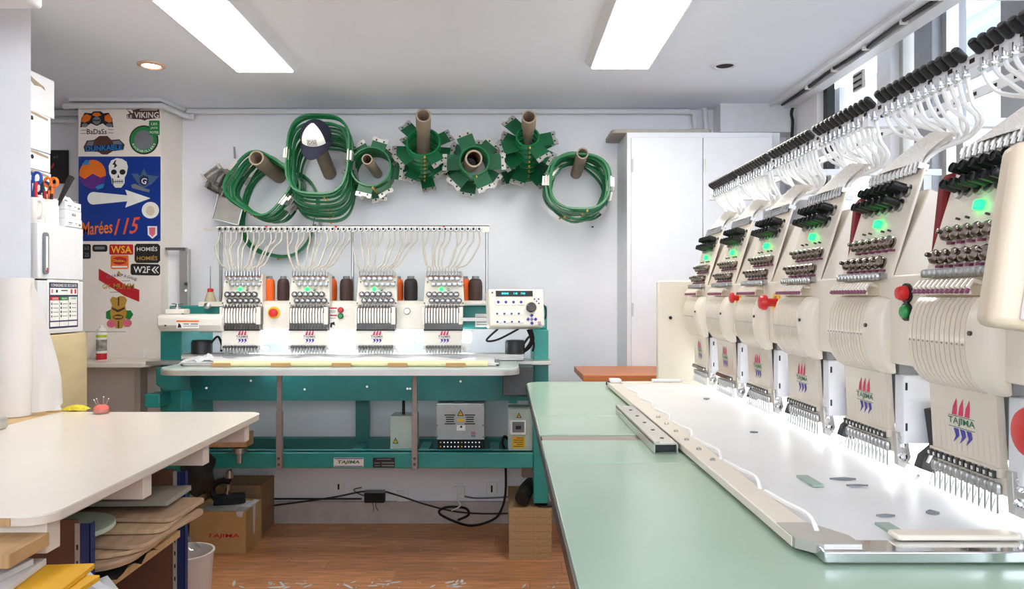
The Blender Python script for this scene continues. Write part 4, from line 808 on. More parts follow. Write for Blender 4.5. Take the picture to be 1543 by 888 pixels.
stack(14, (874, 274), (868, 290), 3.92, 4.20, 46, 45, 2.7, 'green rounded-square embroidery hoop in the rightmost stack on the wall', 'hoops of the rightmost stack', -12, 20, 16, spread=22)
# round hoops with flat bracket arms
def small_parts(r, wd, ln):
    ring = MB().band([Vector((r*math.cos(-2*math.pi*i/32), 0, r*math.sin(-2*math.pi*i/32))) for i in range(32)], [(-.004, -.014), (.004, -.014), (.006, -.004), (.006, .004), (.004, .014), (-.004, .014)]).mesh('ring', M['green'], center=False)[0]
    arm = MB().prism([(-wd*.46, r*.95), (wd*.46, r*.95), (wd*.5, r+ln), (-wd*.5, r+ln)], 'y', -.002, .002).mesh('arm', M['greenD'], center=False)[0]
    tip = MB().box(-wd*.5, wd*.5, -.0035, .0035, r+ln-.016, r+ln+.002).box(-wd*.5, -wd*.25, -.0035, .0035, r+ln+.002, r+ln+.008).box(wd*.1, wd*.5, -.0035, .0035, r+ln+.002, r+ln+.008).mi(1).box(-wd*.3, -wd*.2, -.0042, -.003, r+ln-.014, r+ln-.004).box(wd*.2, wd*.3, -.0042, -.003, r+ln-.014, r+ln-.004).mesh('arm_clip', [M['alu'], M['dark']], center=False)[0]
    return ring, arm, tip
def arm_stack(n, front, back, Yf, Yb, rpx, wd, ln, label, group, tilt, angs, yaw=0):
    ring, arm, tip = small_parts(rpx*Yf/F, wd, ln)
    for i in range(n):
        t = i/max(1, n-1); Y = Yf+(Yb-Yf)*t; c = P(front[0]+(back[0]-front[0])*t, front[1]+(back[1]-front[1])*t, Y)
        h = thing('embroidery_hoop', ('frontmost '+label) if i == 0 else label, 'hoop', c, group, (math.radians(tilt), 0, math.radians(yaw)))
        link('ring', ring, h, (0, 0, 0), None, True); link('tension_screw', scr_me, h, (.012, -.006, -rpx*Yf/F), (math.pi, 0, 0), True)
        a0 = angs[i % len(angs)]
        for a in (a0, a0+180+random.uniform(-8, 8)):
            ao = link('arm', arm, h, (0, 0, 0), (0, math.radians(a), 0), True); link('arm_clip', tip, ao, (0, 0, 0), None, True)
lab = 'round green hoop with metal-tipped arms, %s'
paper_tube(P(553, 240, 3.86), P(569, 262, WY-.002), 8*3.86/F, 'thin cardboard tube through the small hoop left of the middle')
arm_stack(5, (559, 252), (566, 262), 3.94, 4.20, 30, .085, .055, lab % 'in the small stack right of the cap', 'small hoops right of the cap', -8, [18, 150, 95, 40, 170])
paper_tube(P(638, 174, 3.83), P(638, 238, WY-.002), 11.5*3.85/F, 'upright-looking cardboard tube in the fifth hoop stack from the left')
arm_stack(7, (638, 216), (638, 252), 3.92, 4.20, 25, .078, .075, lab % 'in the tall stack left of the centre tube', 'hoops around the fifth tube', -26, [-42, 60, 96, 140, 20, 78, 165])
paper_tube(P(714, 239, 3.80), P(708, 248, WY-.002), 13*3.8/F, 'cardboard tube pointing straight out of the centre hoop stack')
arm_stack(6, (715, 243), (712, 254), 3.86, 4.18, 22, .09, .085, lab % 'in the centre stack whose tube faces out', 'hoops around the facing tube', -6, [-22, 88, 42, 125, 65, 5])
paper_tube(P(797, 176, 3.83), P(795, 232, WY-.002), 11*3.85/F, 'cardboard tube in the stack left of the rightmost hoops')
arm_stack(8, (795, 208), (793, 258), 3.92, 4.20, 17, .085, .095, lab % 'in the stack left of the rightmost hoops', 'hoops around the second tube from the right', -24, [-42, 78, 120, 58, 98, 15, 140, 75])
# ---- metal cap clamps hanging at the far left
br = mat('worn_bracket_metal', (158, 150, 140), .4, .7, var=.12)
def clamp(c, R, label):
    t = thing('metal_bracket', label, 'bracket', c, 'metal brackets at the left end of the hoops')
    c = Vector(c)
    part('back_plate', MB().obox(c, (.12, .004, .06), R), br, t)
    part('jaw', MB().obox(c+R@Vector((-.05, -.03, .0)), (.012, .055, .05), R), br, t); part('jaw', MB().obox(c+R@Vector((.05, -.03, .0)), (.012, .055, .05), R), br, t)
    part('bar', MB().obox(c+R@Vector((0, -.055, .02)), (.10, .008, .012), R), M['steel'], t); part('bar', MB().obox(c+R@Vector((0, -.05, -.02)), (.08, .008, .012), R), M['iron'], t)
clamp(P(322, 262, 4.15), rz(10)@ry(-38), 'grey metal clamp bracket highest of the cluster beside the leftmost hoops'); clamp(P(340, 272, 4.12), rz(-15)@ry(-55), 'grey metal clamp bracket beside the leftmost hoops, tilted steeply')
clamp(P(330, 285, 4.17), ry(28), 'grey metal clamp bracket below the others left of the hoops')
t = thing('metal_tray', 'flat square metal plate hanging low left of the leftmost hoops', 'plate', P(344, 318, 4.2), )
R = ry(14)@rz(8); c = P(345, 316, 4.18)
part('plate', MB().obox(c, (.15, .004, .15), R), br, t)
for s in (-1, 1): part('rim', MB().obox(c+R@Vector((s*.073, -.008, 0)), (.005, .018, .15), R), M['steel'], t); part('rim', MB().obox(c+R@Vector((0, -.008, s*.073)), (.15, .018, .005), R), M['steel'], t)
one('wall_peg', MB().cyl(P(354, 238, 4.25), P(353, 222, 4.16), .006, n=8), M['steel'], 'thin steel peg above the metal brackets', 'peg')
# ---- cap hanging on the second tube
c = P(476, 205, 3.83); R = rx(50)
cap = thing('cap', 'navy and white baseball cap hanging on a tube among the hoops', 'cap', c)
def dome(a0, a1, lat0, lat1, r, n=12, m=8):
    rows = []
    for i in range(m+1):
        la = math.radians(lat0+(lat1-lat0)*i/m); rows.append([c+R@Vector((r*1.0*math.cos(la)*math.sin(math.radians(a0+(a1-a0)*j/n)), -r*1.08*math.cos(la)*math.cos(math.radians(a0+(a1-a0)*j/n)), r*1.05*math.sin(la))) for j in range(n+1)])
    return rows
part('crown', MB().grid(dome(48, 312, 0, 90, .082)), M['navy'], cap, recalc=False)
part('front_panel', MB().grid(dome(-48, 48, 0, 90, .0825)), M['pwhite'], cap, recalc=False)
rows = []
for i in range(6):
    t_ = i/5; rows.append([c+R@Vector(((.079+.006*t_)*math.sin(math.radians(a)), -(.085+.088*t_*max(.0, math.cos(math.radians(a*.98))))*math.cos(math.radians(a)) if abs(a) < 80 else -.085*math.cos(math.radians(a)), -.004-.012*t_-.018*(a/80)**2*t_)) for a in range(-80, 81, 10)])
b_ = MB().grid(rows).grid([[p-R@Vector((0, 0, .003)) for p in r] for r in rows]); part('brim', b_, M['navy'], cap, recalc=False)
part('button', MB().lathe(c+R@Vector((0, 0, .084)), R@Vector((0, 0, 1)), [(.006, 0), (.006, .004), (.003, .006)], 10), M['navy'], cap)
e0 = c+R@Vector((0, -.0885, .028)); u_ = R@Vector((1, 0, 0)); w_ = R@Vector((0, .22, 1)).normalized()
part('emblem', MB().text('DSI', e0, u_, w_, .036, .02, .003).add([e0+u_*x+w_*z+R@Vector((0, -.003, 0)) for x, z in ((-.024, -.016), (.024, -.016), (.024, -.0135), (-.024, -.0135), (-.024, .016), (.024, .016), (.024, .0135), (-.024, .0135), (-.024, .016), (-.0215, .016), (.024, .016), (.0215, .016), (-.0215, -.016), (.0215, -.016))], [(0, 1, 2, 3), (7, 6, 5, 4), (0, 12, 9, 8), (13, 1, 10, 11)]), M['textk'], cap, smooth=0, recalc=False)
# ---- sockets and cables low on the back wall
def wplate(px0, px1, py0, py1, label, kind='socket', slot=None):
    t = thing('wall_'+kind, label, kind, P((px0+px1)/2, (py0+py1)/2, YB-.001))
    part('plate', MB().box(X(px0, YB), X(px1, YB), YB-.014, YB-.0005, Z(py1, YB), Z(py0, YB)), M['pwhite'], t, bevel=.003)
    if slot == 'v': part('rocker', MB().box(X((px0+px1)/2-1.3, YB), X((px0+px1)/2+1.3, YB), YB-.017, YB-.0135, Z(py1-4, YB), Z(py0+4, YB)), M['textk'], t)
    if slot == 'o': part('insert', MB().lathe(P((px0+px1)/2, (py0+py1)/2, YB-.014), (0, -1, 0), [(.022, 0), (.022, .004), (.016, .004), (.014, .001)], 18), M['pwhite'], t)
    if slot == 'd':
        for d in (-2.2, 2.2): part('hole', MB().cyl(P((px0+px1)/2+d, (py0+py1)/2, YB-.0135), P((px0+px1)/2+d, (py0+py1)/2, YB-.0155), .005, n=8), M['textk'], t)
wplate(503, 519, 725, 741, 'white rocker switch on the wall left of the dusty adapter', 'switch', 'v'); wplate(733, 749, 727, 745, 'white rocker switch on the wall near the right machine leg', 'switch', 'v')
wplate(598, 616, 739, 758, 'blank white wall plate right of the dusty adapter', 'plate'); wplate(684, 700, 733, 751, 'round white power socket with a plug cable below the switch box', 'socket', 'o'); wplate(458, 472, 771, 781, 'small white twin socket in the baseboard', 'socket', 'd'); wplate(731, 745, 773, 781, 'small white twin socket at the baseboard by the cable loop', 'socket', 'd')
t = thing('power_adapter', 'dusty black power adapter fixed to the wall under the back machine', 'adapter', P(566, 746, YB-.03))
part('body', MB().box(X(551, YB), X(581, YB), YB-.05, YB-.001, Z(755, YB), Z(740, YB)), M['rubber'], t, bevel=.005); part('lid', MB().box(X(551, YB), X(581, YB), YB-.052, YB-.002, Z(740, YB), Z(738, YB)), M['pgrey'], t, bevel=.002)
part('dust_threads', MB().tube(crom([P(560, 755, YB-.03), P(563, 765, YB-.03), P(562, 771, YB-.03)], 3), .002, 4).tube(crom([P(568, 755, YB-.03), P(566, 763, YB-.03), P(570, 770, YB-.03)], 3), .002, 4).tube(crom([P(550, 748, YB-.03), P(540, 744, YB-.03), P(533, 738, YB-.03), P(545, 735, YB-.03)], 4), .003, 4), M['iron'], t)
def cable(pts, r, m, label): return one('cable', MB().tube(crom([P(*p) for p in pts], 6), r, 5), m, label, 'cable')
cable([(412, 762, 4.23), (450, 757, 4.23), (500, 750, 4.23), (545, 741, 4.23), (553, 742, 4.23)], .005, M['iron'], 'thin dark cable sloping up to the dusty adapter from the left'); cable([(412, 752, 4.235), (470, 752, 4.235), (545, 752, 4.235)], .006, M['iron'], 'dark cable running level left of the dusty adapter')
cable([(581, 741, 4.22), (610, 750, 4.22), (640, 760, 4.22), (680, 770, 4.21), (720, 774, 4.2), (765, 774, 4.18)], .005, M['iron'], 'dark cable sloping down to the right from the dusty adapter')
cable([(692, 744, 4.23), (688, 752, 4.22), (694, 762, 4.2), (680, 770, 4.19)], .004, M['pwhite'], 'white plug cable hanging from the round socket')
cable([(700, 748, 4.238), (720, 751, 4.238), (770, 749, 4.238)], .005, M['pgrey'], 'grey cable running right from the round socket'); 
cable([(762, 700, 4.2), (762, 740, 4.2), (757, 765, 4.18), (745, 782, 4.12), (715, 792, 4.05), (690, 788, 4.08), (662, 774, 4.16), (672, 765, 4.2), (700, 766, 4.2), (706, 776, 4.15), (690, 784, 4.1)], .007, M['rubber'], 'thick black cable coiled near the baseboard on the right')
# ================================================================ LEFT: WORK TABLE AND WHAT STANDS ROUND IT
TT = .90; ty0, ty1, tx1, txl = 1.396, 2.655, -.874, -1.62
t = thing('work_table', 'large white-topped work table on wooden joists in the left foreground', 'table', (-1.25, 2.0, 0))
part('tabletop', MB().prism(rrect(txl, tx1, ty0, ty1, [.06, .002, .002, .05], 8), 'z', TT-.004, TT), M['desk'], t)
part('table_core', MB().prism(rrect(txl, tx1-.001, ty0+.001, ty1-.001, [.06, .002, .002, .05], 8), 'z', TT-.02, TT-.0042), M['deske'], t)
part('corner_chip', MB().box(-1.02, -.945, ty0-.0015, ty0+.004, TT-.02, TT-.005), M['plyD'], t)
for yy in (2.53, 2.185, 1.825, 1.445): part('joist', MB().box(-1.6, -.892, yy-.022, yy+.022, .818, TT-.0205), M['deske'], t, bevel=.002)
part('apron', MB().box(-1.58, -1.03, 1.47, 2.56, .80, .8215), M['deske'], t)
for xx, yy in ((-1.56, 1.5), (-1.56, 2.55)): part('leg', MB().box(xx-.03, xx+.03, yy-.03, yy+.03, 0, .80), M['deske'], t)
# steel rack underneath
rk = thing('storage_rack', 'blue steel rack with brown fibreboard panels under the work table', 'rack', (-1.2, 1.95, 0))
ry0, ry1, rxf, rxb = 1.69, 2.19, -.969, -1.5
for yy in (ry0, ry1):
    for xx in (rxf, rxb):
        p_ = part('post', MB().box(xx-.012, xx+.012, yy-.003, yy+.0, 0, .795).box(xx+.010, xx+.0125, yy-.003, yy+.016, 0, .795), M['rackb'], rk)
        st = part('hole_strip', MB().box(xx-.024, xx-.012, yy-.003, yy, 0, .795), M['rackc'], p_)
        if xx == rxf: bits(part('post_holes', (lambda m_: [m_.box(xx-.020, xx-.016, yy-.0036, yy-.003, .05+q*.038, .062+q*.038) for q in range(19)] and m_)(MB()), M['dark'], p_))
part('side_panel', MB().box(rxb, rxf-.025, ry1+.004, ry1+.012, .02, .80), M['rust'], rk); part('side_panel', MB().box(rxb, rxf-.025, ry0+.004, ry0+.012, .02, .80), M['rust'], rk)
part('back_panel', MB().box(rxb-.012, rxb-.004, ry0, ry1, .02, .80), M['rust'], rk)
for z_ in (.60, .12): part('shelf', MB().box(rxb, rxf-.002, ry0+.013, ry1-.004, z_, z_+.02), M['ply'], rk)
# boards lying on the rack shelf, sticking out
def blank(name, z, x0, x1, y0, y1, th, m, rot, label, cat='board', r=.05, grp=None):
    cx, cy = (x0+x1)/2, (y0+y1)/2; pts = [Vector((p[0]-cx, p[1]-cy, 0)) for p in rrect(x0, x1, y0, y1, r, 5)]; R = rz(rot)
    return one(name, MB().prism([((R@p).x+cx, (R@p).y+cy) for p in pts], 'z', z, z+th), m, label, cat, grp, bevel=.001)
ply2 = mat('pale_plywood_blank', (198, 166, 128), .7, var=.12, scale=8, stretch=(6, 1, 1)); ply3 = mat('pinkish_plywood_blank', (182, 150, 122), .7, var=.12, scale=8, stretch=(6, 1, 1))
one('black_cloth', MB().grid([[Vector((-1.30+.045*a, 1.71+.03*b, .624+.025*abs(math.sin(a*1.3+b*.9))+(.0 if b > 1 else .004))) for b in range(10)] for a in range(9)]), M['rubber'], 'crumpled black cloth lying on the rack shelf under the boards', 'cloth', recalc=False)
for k_, (z, x1, y0, y1, rot, m, r, lab_) in enumerate(((.656, -.93, 1.74, 2.14, 2, ply2, .1, 'lowest pale plywood blank with rounded end on the rack shelf'), (.668, -.91, 1.72, 2.05, -2, ply3, .14, 'second plywood blank from the bottom of the rack pile'), (.680, -.90, 1.76, 2.1, 5, ply2, .12, 'third plywood blank in the rack pile, rounded end'), (.692, -.88, 1.83, 2.16, -6, ply3, .04, 'fourth plywood blank in the rack pile, sticking out furthest'), (.704, -.895, 1.88, 2.15, 3, ply2, .03, 'fifth plywood blank in the rack pile, narrow'), (.716, -.885, 1.96, 2.17, -3, ply3, .02, 'thin brown strip board on top of the plywood pile'))):
    blank('plywood_blank', z, -1.40, x1, y0, y1, .010, m, rot, lab_, 'board', r, 'plywood blanks on the rack shelf')
one('round_board', MB().cyl((-1.12, 1.84, .729), (-1.12, 1.84, .741), .125, n=32), mat('pale_green_lacquer', (186, 196, 176), .5), 'round pale green board on top of the plywood pile', 'board', bevel=.002)
blank('grey_board', .743, -1.4, -.93, 2.0, 2.17, .014, mat('grey_lacquer_board', (150, 142, 130), .6), 2, 'grey board with raw edge topmost on the rack pile', 'board', .004)
# things at the near left under the table edge
sh = thing('low_shelf', 'dark wooden shelf holding papers in the near left corner', 'shelf', (-1.05, 1.28, 0))
part('shelf_board', MB().box(-1.5, -.82, 1.1, 1.43, .725, .745), M['rust'], sh)
for xx in (-1.47, -.85): part('leg', MB().box(xx-.02, xx+.02, 1.12, 1.16, 0, .725), M['rust'], sh); part('leg', MB().box(xx-.02, xx+.02, 1.35, 1.39, 0, .725), M['rust'], sh)
for k_ in range(4):
    blank('yellow_folder', .746+.011*k_, -1.35, -.79-.012*(k_ % 2), 1.14+.01*k_, 1.43, .010, mat('yellow_card', (222, 164, 28), .6, var=.1), (-6, 3, -2, 5)[k_], ('bottom', 'second', 'third', 'topmost')[k_]+' yellow card folder in the near left pile', 'folder', .004, 'yellow folders')
for k_ in range(3):
    blank('paper_stack', .7905+.0125*k_, -1.25, -.885-.03*k_, 1.16+.01*k_, 1.42, .012, mat('greyish_paper', (206, 200, 196), .75, var=.06), (8, -4, 14)[k_], ('lowest', 'middle', 'topmost')[k_]+' sheaf of white papers on the yellow folders', 'papers', .003, 'paper sheaves')
blank('plank', .834, -1.5, -.885, 1.29, 1.415, .026, mat('knotty_plank', (178, 140, 96), .7, var=.2, scale=7, stretch=(8, 1, 1)), 2, 'thick raw wood plank jutting out below the near table corner', 'plank', .004)
one('white_bag', MB().grid([[Vector((-.99+.03*a, 1.52+.02*b, .63+.09*math.sin(math.pi*a/6)*math.sin(math.pi*b/6)+.012*math.sin(a*3+b*2))) for b in range(7)] for a in range(7)]), M['paper'], 'crumpled white plastic bag beside the yellow folders', 'bag', recalc=False)
# side board, roll of interfacing and its loose sheet
one('side_board', MB().box(-2.05, txl-.004, 2.0, 2.66, TT-.03, TT-.002).box(-2.05, -2.0, 2.0, 2.05, 0, TT-.03).box(-2.05, -2.0, 2.6, 2.65, 0, TT-.03).box(-1.72, -1.67, 2.6, 2.65, 0, TT-.03).box(-1.72, -1.67, 2.0, 2.05, 0, TT-.03), M['ply'], 'plywood side board at the left of the work table carrying a fabric roll', 'board')
rc = (X(21, 2.58), 2.585)
t = thing('interfacing_roll', 'standing roll of white interfacing with its sheet hanging loose, left', 'fabric roll', (rc[0], rc[1], TT))
part('roll', MB().lathe((rc[0], rc[1], TT), (0, 0, 1), [(.06, 0), (.06, .485), (.02, .485), (.02, .47)], 28), M['fabric'], t)
rows = []
top = [(47, 425), (55, 440), (63, 462), (72, 490), (80, 515), (88, 542), (94, 570), (94, 600)]; bot = [(47, 622), (54, 622), (61, 621), (68, 620), (75, 619), (82, 619), (88, 618), (92, 618)]
for (a, b), (c_, d_) in zip(top, bot):
    yy = 2.58+(a-47)*.0009; rows.append([P(a+(c_-a)*k_/10+1.5*math.sin(k_*.9+a*.05), b+(d_-b)*k_/10, yy+.012*math.sin(a*.13+k_*.3)) for k_ in range(11)])
part('loose_sheet', MB().grid(rows), M['fabric'], t, recalc=False)
one('tape_dispenser', MB().prism(rrect(X(-14, 2.3), X(5, 2.3), Z(648, 2.3), Z(628, 2.3), .012), 'y', 2.28, 2.32), M['alu'], 'grey metal weight at the left frame edge beside the fabric roll', 'weight')
# cabinets by the partition
kx, ky0, ky1 = -1.757, 2.75, 3.045
def cabinet(z0, z1, y1, label, m, name='wall_cabinet'):
    t = thing(name, label, 'cabinet', (kx-.2, 2.9, z0)); part('body', MB().box(kx-.42, kx, ky0, y1, z0, z1-.002), m, t, bevel=.003); return t
upper = cabinet(Z(420, ky0), Z(334, ky0), ky1, 'upper small white cabinet with a thermometer on its side', M['white'])
lower = cabinet(Z(505, ky0), Z(420, ky0)-.004, ky1, 'lower small white cabinet carrying a safety notice', M['white'])
wb = cabinet(.0, Z(505, ky0)-.003, 3.075, 'pale birch cabinet standing under the white cabinets', mat('birch_panel', (214, 194, 150), .5, var=.1, scale=3, stretch=(1, 1, 5)), 'birch_cabinet')
zt_ = Z(334, ky0)
t = thing('thermometer', 'slim grey thermometer on the upper white cabinet', 'thermometer', (kx, 2.79, 1.46))
part('case', MB().prism(rrect(2.775, 2.805, 1.405, 1.565, .013), 'x', kx+.0005, kx+.008), M['pgrey'], t); part('tube', MB().box(kx+.008, kx+.0095, 2.785, 2.796, 1.42, 1.55).mi(1).box(kx+.0095, kx+.0105, 2.787, 2.794, 1.415, 1.43), [M['pwhite'], M['pred']], t)
# safety notice
nt = thing('safety_notice', 'navy-framed safety notice sheet on the lower white cabinet', 'poster', (kx+.001, 2.95, 1.28))
ny0, ny1, nz0, nz1 = 2.815, 3.005, 1.195, 1.375; xs = kx+.0006
def npl(name, a, b, c_, d_, m, lift): return part(name, MB().box(xs, xs+lift, ny0+(ny1-ny0)*a, ny0+(ny1-ny0)*b, nz1-(nz1-nz0)*d_, nz1-(nz1-nz0)*c_), M[m], nt)
npl('sheet', -.06, 1.04, -.06, 1.04, 'pwhite', .0006); npl('border', 0, 1, 0, 1, 'pnavy', .0012)
npl('panel', .03, .97, .12, .27, 'pwhite', .0016)
for k_, c_ in enumerate(('pred', 'pgreen', 'pwhite')):
    a = .03+.316*k_; npl('column', a, a+.30, .31, .83, 'pwhite', .0016); npl('column_head', a, a+.30, .31, .39, c_, .002); npl('footer', a, a+.30, .86, .96, 'pwhite', .0016)
    for q in range(4): npl('print_line', a+.10, a+.27, .46+.09*q, .475+.09*q, 'pgrey', .002); npl('print_icon', a+.03, a+.07, .44+.09*q, .49+.09*q, 'pnavy' if k_ else 'pgrey', .002)
npl('print_icon', .07, .12, .15, .23, 'pink', .002); npl('print_icon', .22, .28, .16, .22, 'textk', .002); npl('print_line', .4, .62, .16, .185, 'pnavy', .002); npl('print_icon', .73, .79, .14, .24, 'pred', .002); npl('print_icon', .87, .93, .14, .24, 'pred', .002)
dirn, upv = (0, 1, 0), (0, 0, 1)
part('title', MB().text('CONSIGNES DE SECURITE', (xs+.0014, (ny0+ny1)/2, nz1-.06*(nz1-nz0)), dirn, upv, .17, .011), M['pwhite'], nt, smooth=0, recalc=False)
for k_, (s_, m_) in enumerate((('INCENDIE', 'pwhite'), ('EVACUATION', 'pwhite'), ('ACCIDENT', 'pgreen'))): part('heading', MB().text(s_, (xs+.0022, ny0+(ny1-ny0)*(.19+.316*k_), nz1-.35*(nz1-nz0)), dirn, upv, .036, .0075), M[m_], nt, smooth=0, recalc=False)
# on top: mug, pen pot, cartons
def pos(px, Y): return X(px, Y)
mz = zt_
x = X(51, 2.80); t = thing('mug', 'white mug holding pens and blue scissors, beside the partition', 'mug', (x, 2.80, mz))
part('cup', MB().lathe((x, 2.80, mz), (0, 0, 1), [(.030, 0), (.034, .004), (.035, .095), (.031, .095), (.030, .01)], 20), M['pwhite'], t)
part('handle', MB().tube(crom([(x+.028, 2.785, mz+.08), (x+.050, 2.775, mz+.076), (x+.054, 2.773, mz+.045), (x+.046, 2.776, mz+.02), (x+.026, 2.785, mz+.016)], 5), .0065, 8), M['pwhite'], t)
x2 = X(73, 2.885); t = thing('pen_pot', 'tall white pot with orange scissors and black pens', 'pot', (x2, 2.885, mz))
part('pot', MB().lathe((x2, 2.885, mz), (0, 0, 1), [(.036, 0), (.036, .098), (.032, .098), (.032, .006)], 20), M['pwhite'], t); part('lid_clip', MB().lathe((x2-.012, 2.85, mz+.09), (0, 0, 1), [(.010, 0), (.010, .02), (.004, .024)], 10), M['pwhite'], t)
def pen(b, tpx, m, r, label): return one('pen', MB().tube([Vector(b), Vector(tpx)], r, 8), M[m], label, 'pen')
pen((x+.012, 2.79, mz+.015), P(54.5, 275, 2.79), 'red', .0055, 'red pen standing in the white mug'); 
def scissors(c, top, m, label, rr, yaw=0):
    c = Vector(c); top = Vector(top); d = (top-c).normalized(); s = d.cross(Vector((0, 1, 0))).normalized()
    t = thing('scissors', label, 'scissors', c)
    part('blade', MB().tube([c, c+d*.06], [.002, .006], 6), M['steel'], t)
    for k_ in (-1, 1):
        ctr = top+s*(k_*rr*.95); part('handle', MB().tube([c+d*.06+s*(k_*.003), top-d*rr+s*(k_*rr*.6)], .0055, 6).tube([ctr+s*(rr*math.cos(a))+d*(rr*1.35*math.sin(a)) for a in [i*math.pi/8 for i in range(16)]], .0055, 6, True), M[m] if m in M else m, t)
blueh = mat('blue_scissor_handle', (24, 74, 170), .35)
scissors((x-.012, 2.80, mz+.02), P(50, 268, 2.80), blueh, 'large blue-handled scissors standing in the white mug', .016); scissors((x2+.008, 2.88, mz+.02), P(77, 275, 2.88), 'porange', 'orange-handled scissors in the white pot', .013)
scissors((x2-.02, 2.88, mz+.02), P(63, 283, 2.88), M['pnavy'], 'navy-handled scissors in the white pot', .016)
pen((x2-.01, 2.88, mz+.02), P(68, 288, 2.87), 'pred', .005, 'dark red pen in the white pot'); pen((x2+.004, 2.88, mz+.02), P(78, 292, 2.87), 'textk', .006, 'short black marker in the white pot'); pen((x2+.0, 2.9, mz+.02), P(61, 264, 2.88), 'lgreen', .005, 'green pen at the back of the white pot')
one('black_ruler', MB().tube([Vector((x2+.016, 2.88, mz+.03)), P(108, 266, 2.93)], [.004, .013], 4), M['textk'], 'long black paddle leaning out of the white pot', 'ruler')
for k_ in range(3):
    z0 = mz+.034*k_; jx = (0, -.003, -.004)[k_]
    t = thing('small_carton', ('bottom', 'middle', 'top')[k_]+' small white carton in the stack on the white cabinet', 'carton', (-1.80, 2.99, z0), 'small cartons on the white cabinet')
    part('box', MB().box(-1.822+jx, kx-.002+jx, 2.93, 3.04, z0+.0005, z0+.0335), M['paper'], t, bevel=.001)
    lb = part('label_sheet', MB().box(kx-.0022+jx, kx-.0012+jx, 2.935, 3.035, z0+.003, z0+.031), M['pwhite'], t)
    xx = kx-.001+jx
    if k_ == 1: part('writing', MB().text('NOA', (xx, 2.985, z0+.017), (0, 1, 0), (0, 0, 1), .03, .012), M['textk'], t, smooth=0, recalc=False)
    else: part('print', MB().box(xx, xx+.0004, 2.945, 2.97, z0+.014, z0+.019).box(xx, xx+.0004, 2.99, 3.005, z0+.015, z0+.018).box(xx, xx+.0004, 2.945, 2.965, z0+.008, z0+.010).box(xx, xx+.0004, 3.015, 3.03, z0+.008, z0+.017), M['pgrey'], t)
one('crumpled_paper', MB().grid([[Vector((-1.82+.008*a, 2.93+.012*b, mz+.103+.03*math.exp(-((a-2)**2+(b-5)**2)/8)+.006*math.sin(a*2+b))) for b in range(9)] for a in range(8)]), M['paper'], 'crumpled white paper on top of the small cartons', 'paper', recalc=False)
# tall archive boxes
az = [mz+.0]; tower = [(Z(262, 3.0), Z(234, 3.0), 76, 2.985), (Z(234, 3.0)+.002, Z(178, 3.0), 76.5, 2.99), (Z(178, 3.0)+.002, Z(121, 3.02), 82, 3.03)]
tower = [(mz+.001, tower[0][0]-.002, 77, 2.985)]+tower
names = ('bottom', 'second', 'third', 'topmost')
for k_, (z0, z1, px, y1) in enumerate(tower):
    t = thing('archive_box', names[k_]+' white archive box in the tall stack behind the partition', 'box', (-2.0, 2.9, z0), 'white archive boxes'); xe = X(px, y1)
    part('box', MB().box(xe-.25, xe, 2.76, y1, z0, z1-.002), M['paper'], t, bevel=.002)
    if k_: part('thumb_hole', MB().cyl((xe-.001, 2.87, z1-.03), (xe+.0008, 2.87, z1-.03), .009, n=12), M['textk'], t)
    part('torn_edge', MB().prism([(2.77, z1-.012), (2.84, z1-.02), (2.9, z1-.055), (2.94, z1-.05), (2.97, z1-.058), (2.96, z1-.045), (2.9, z1-.032), (2.84, z1-.008)], 'x', xe+.0002, xe+.0012) if k_ == 3 else MB().prism([(2.80, z1-.006), (2.9, z1-.016), (2.97, z1-.02), (2.97, z1-.012), (2.9, z1-.005)], 'x', xe+.0002, xe+.0012), M['card'], t)
t = thing('wall_poster', 'small black framed poster on the wall left of the pillar', 'poster', P(92, 252, YB)); part('sheet', MB().box(X(76, YB), X(104, YB), YB-.012, YB-.001, Z(277, YB), Z(227, YB)), M['textk'], t)
part('print', MB().text('AT', P(84, 237, YB-.012), (1, 0, 0), (0, 0, 1), .03, .012).mi(1).prism([(X(79, YB), Z(252, YB)), (X(83, YB), Z(246, YB)), (X(84, YB), Z(250, YB)), (X(80, YB), Z(255, YB))], 'y', YB-.0135, YB-.0125), [M['pgrey'], M['pred']], t, smooth=0, recalc=False)
# counter by the pillar with spray can
t = thing('counter', 'narrow white counter in front of the pillar', 'counter', (-2.1, 3.9, 0)); cz_ = Z(541.5, 3.98)
part('top', MB().prism(rrect(-2.6, X(229, 3.82), 3.76, 4.035, [.004, .004, .03, .03]), 'z', cz_-.025, cz_), M['desk'], t, bevel=.002)
part('bracket', MB().box(-2.5, -2.47, 3.8, 4.03, 0, cz_-.025), M['deske'], t); part('bracket', MB().box(-2.0, -1.97, 3.95, 4.03, 0, cz_-.025), M['deske'], t)
x = X(153, 3.93); t = thing('spray_can', 'white spray can with red base band on the narrow counter', 'spray can', (x, 3.93, cz_)); r = .026
part('can', MB().lathe((x, 3.93, cz_), (0, 0, 1), [(r, 0), (r, .155), (r*.8, .168), (r*.5, .172)], 20), M['pwhite'], t); part('base_band', MB().lathe((x, 3.93, cz_+.003), (0, 0, 1), [(r+.0004, 0), (r+.0004, .034), (r, .034)], 20), M['pred'], t)
part('label_band', MB().lathe((x, 3.93, cz_+.122), (0, 0, 1), [(r+.0004, 0), (r+.0004, .014), (r, .014)], 20), mat('lime_print', (196, 204, 40), .5), t); part('picture_band', MB().lathe((x, 3.93, cz_+.05), (0, 0, 1), [(r+.0004, 0), (r+.0004, .06), (r, .06)], 20), mat('can_picture', (150, 146, 138), .5, var=.5, scale=60), t)
part('nozzle', MB().lathe((x, 3.93, cz_+.172), (0, 0, 1), [(.010, 0), (.010, .012), (.006, .016)], 12), M['pwhite'], t)
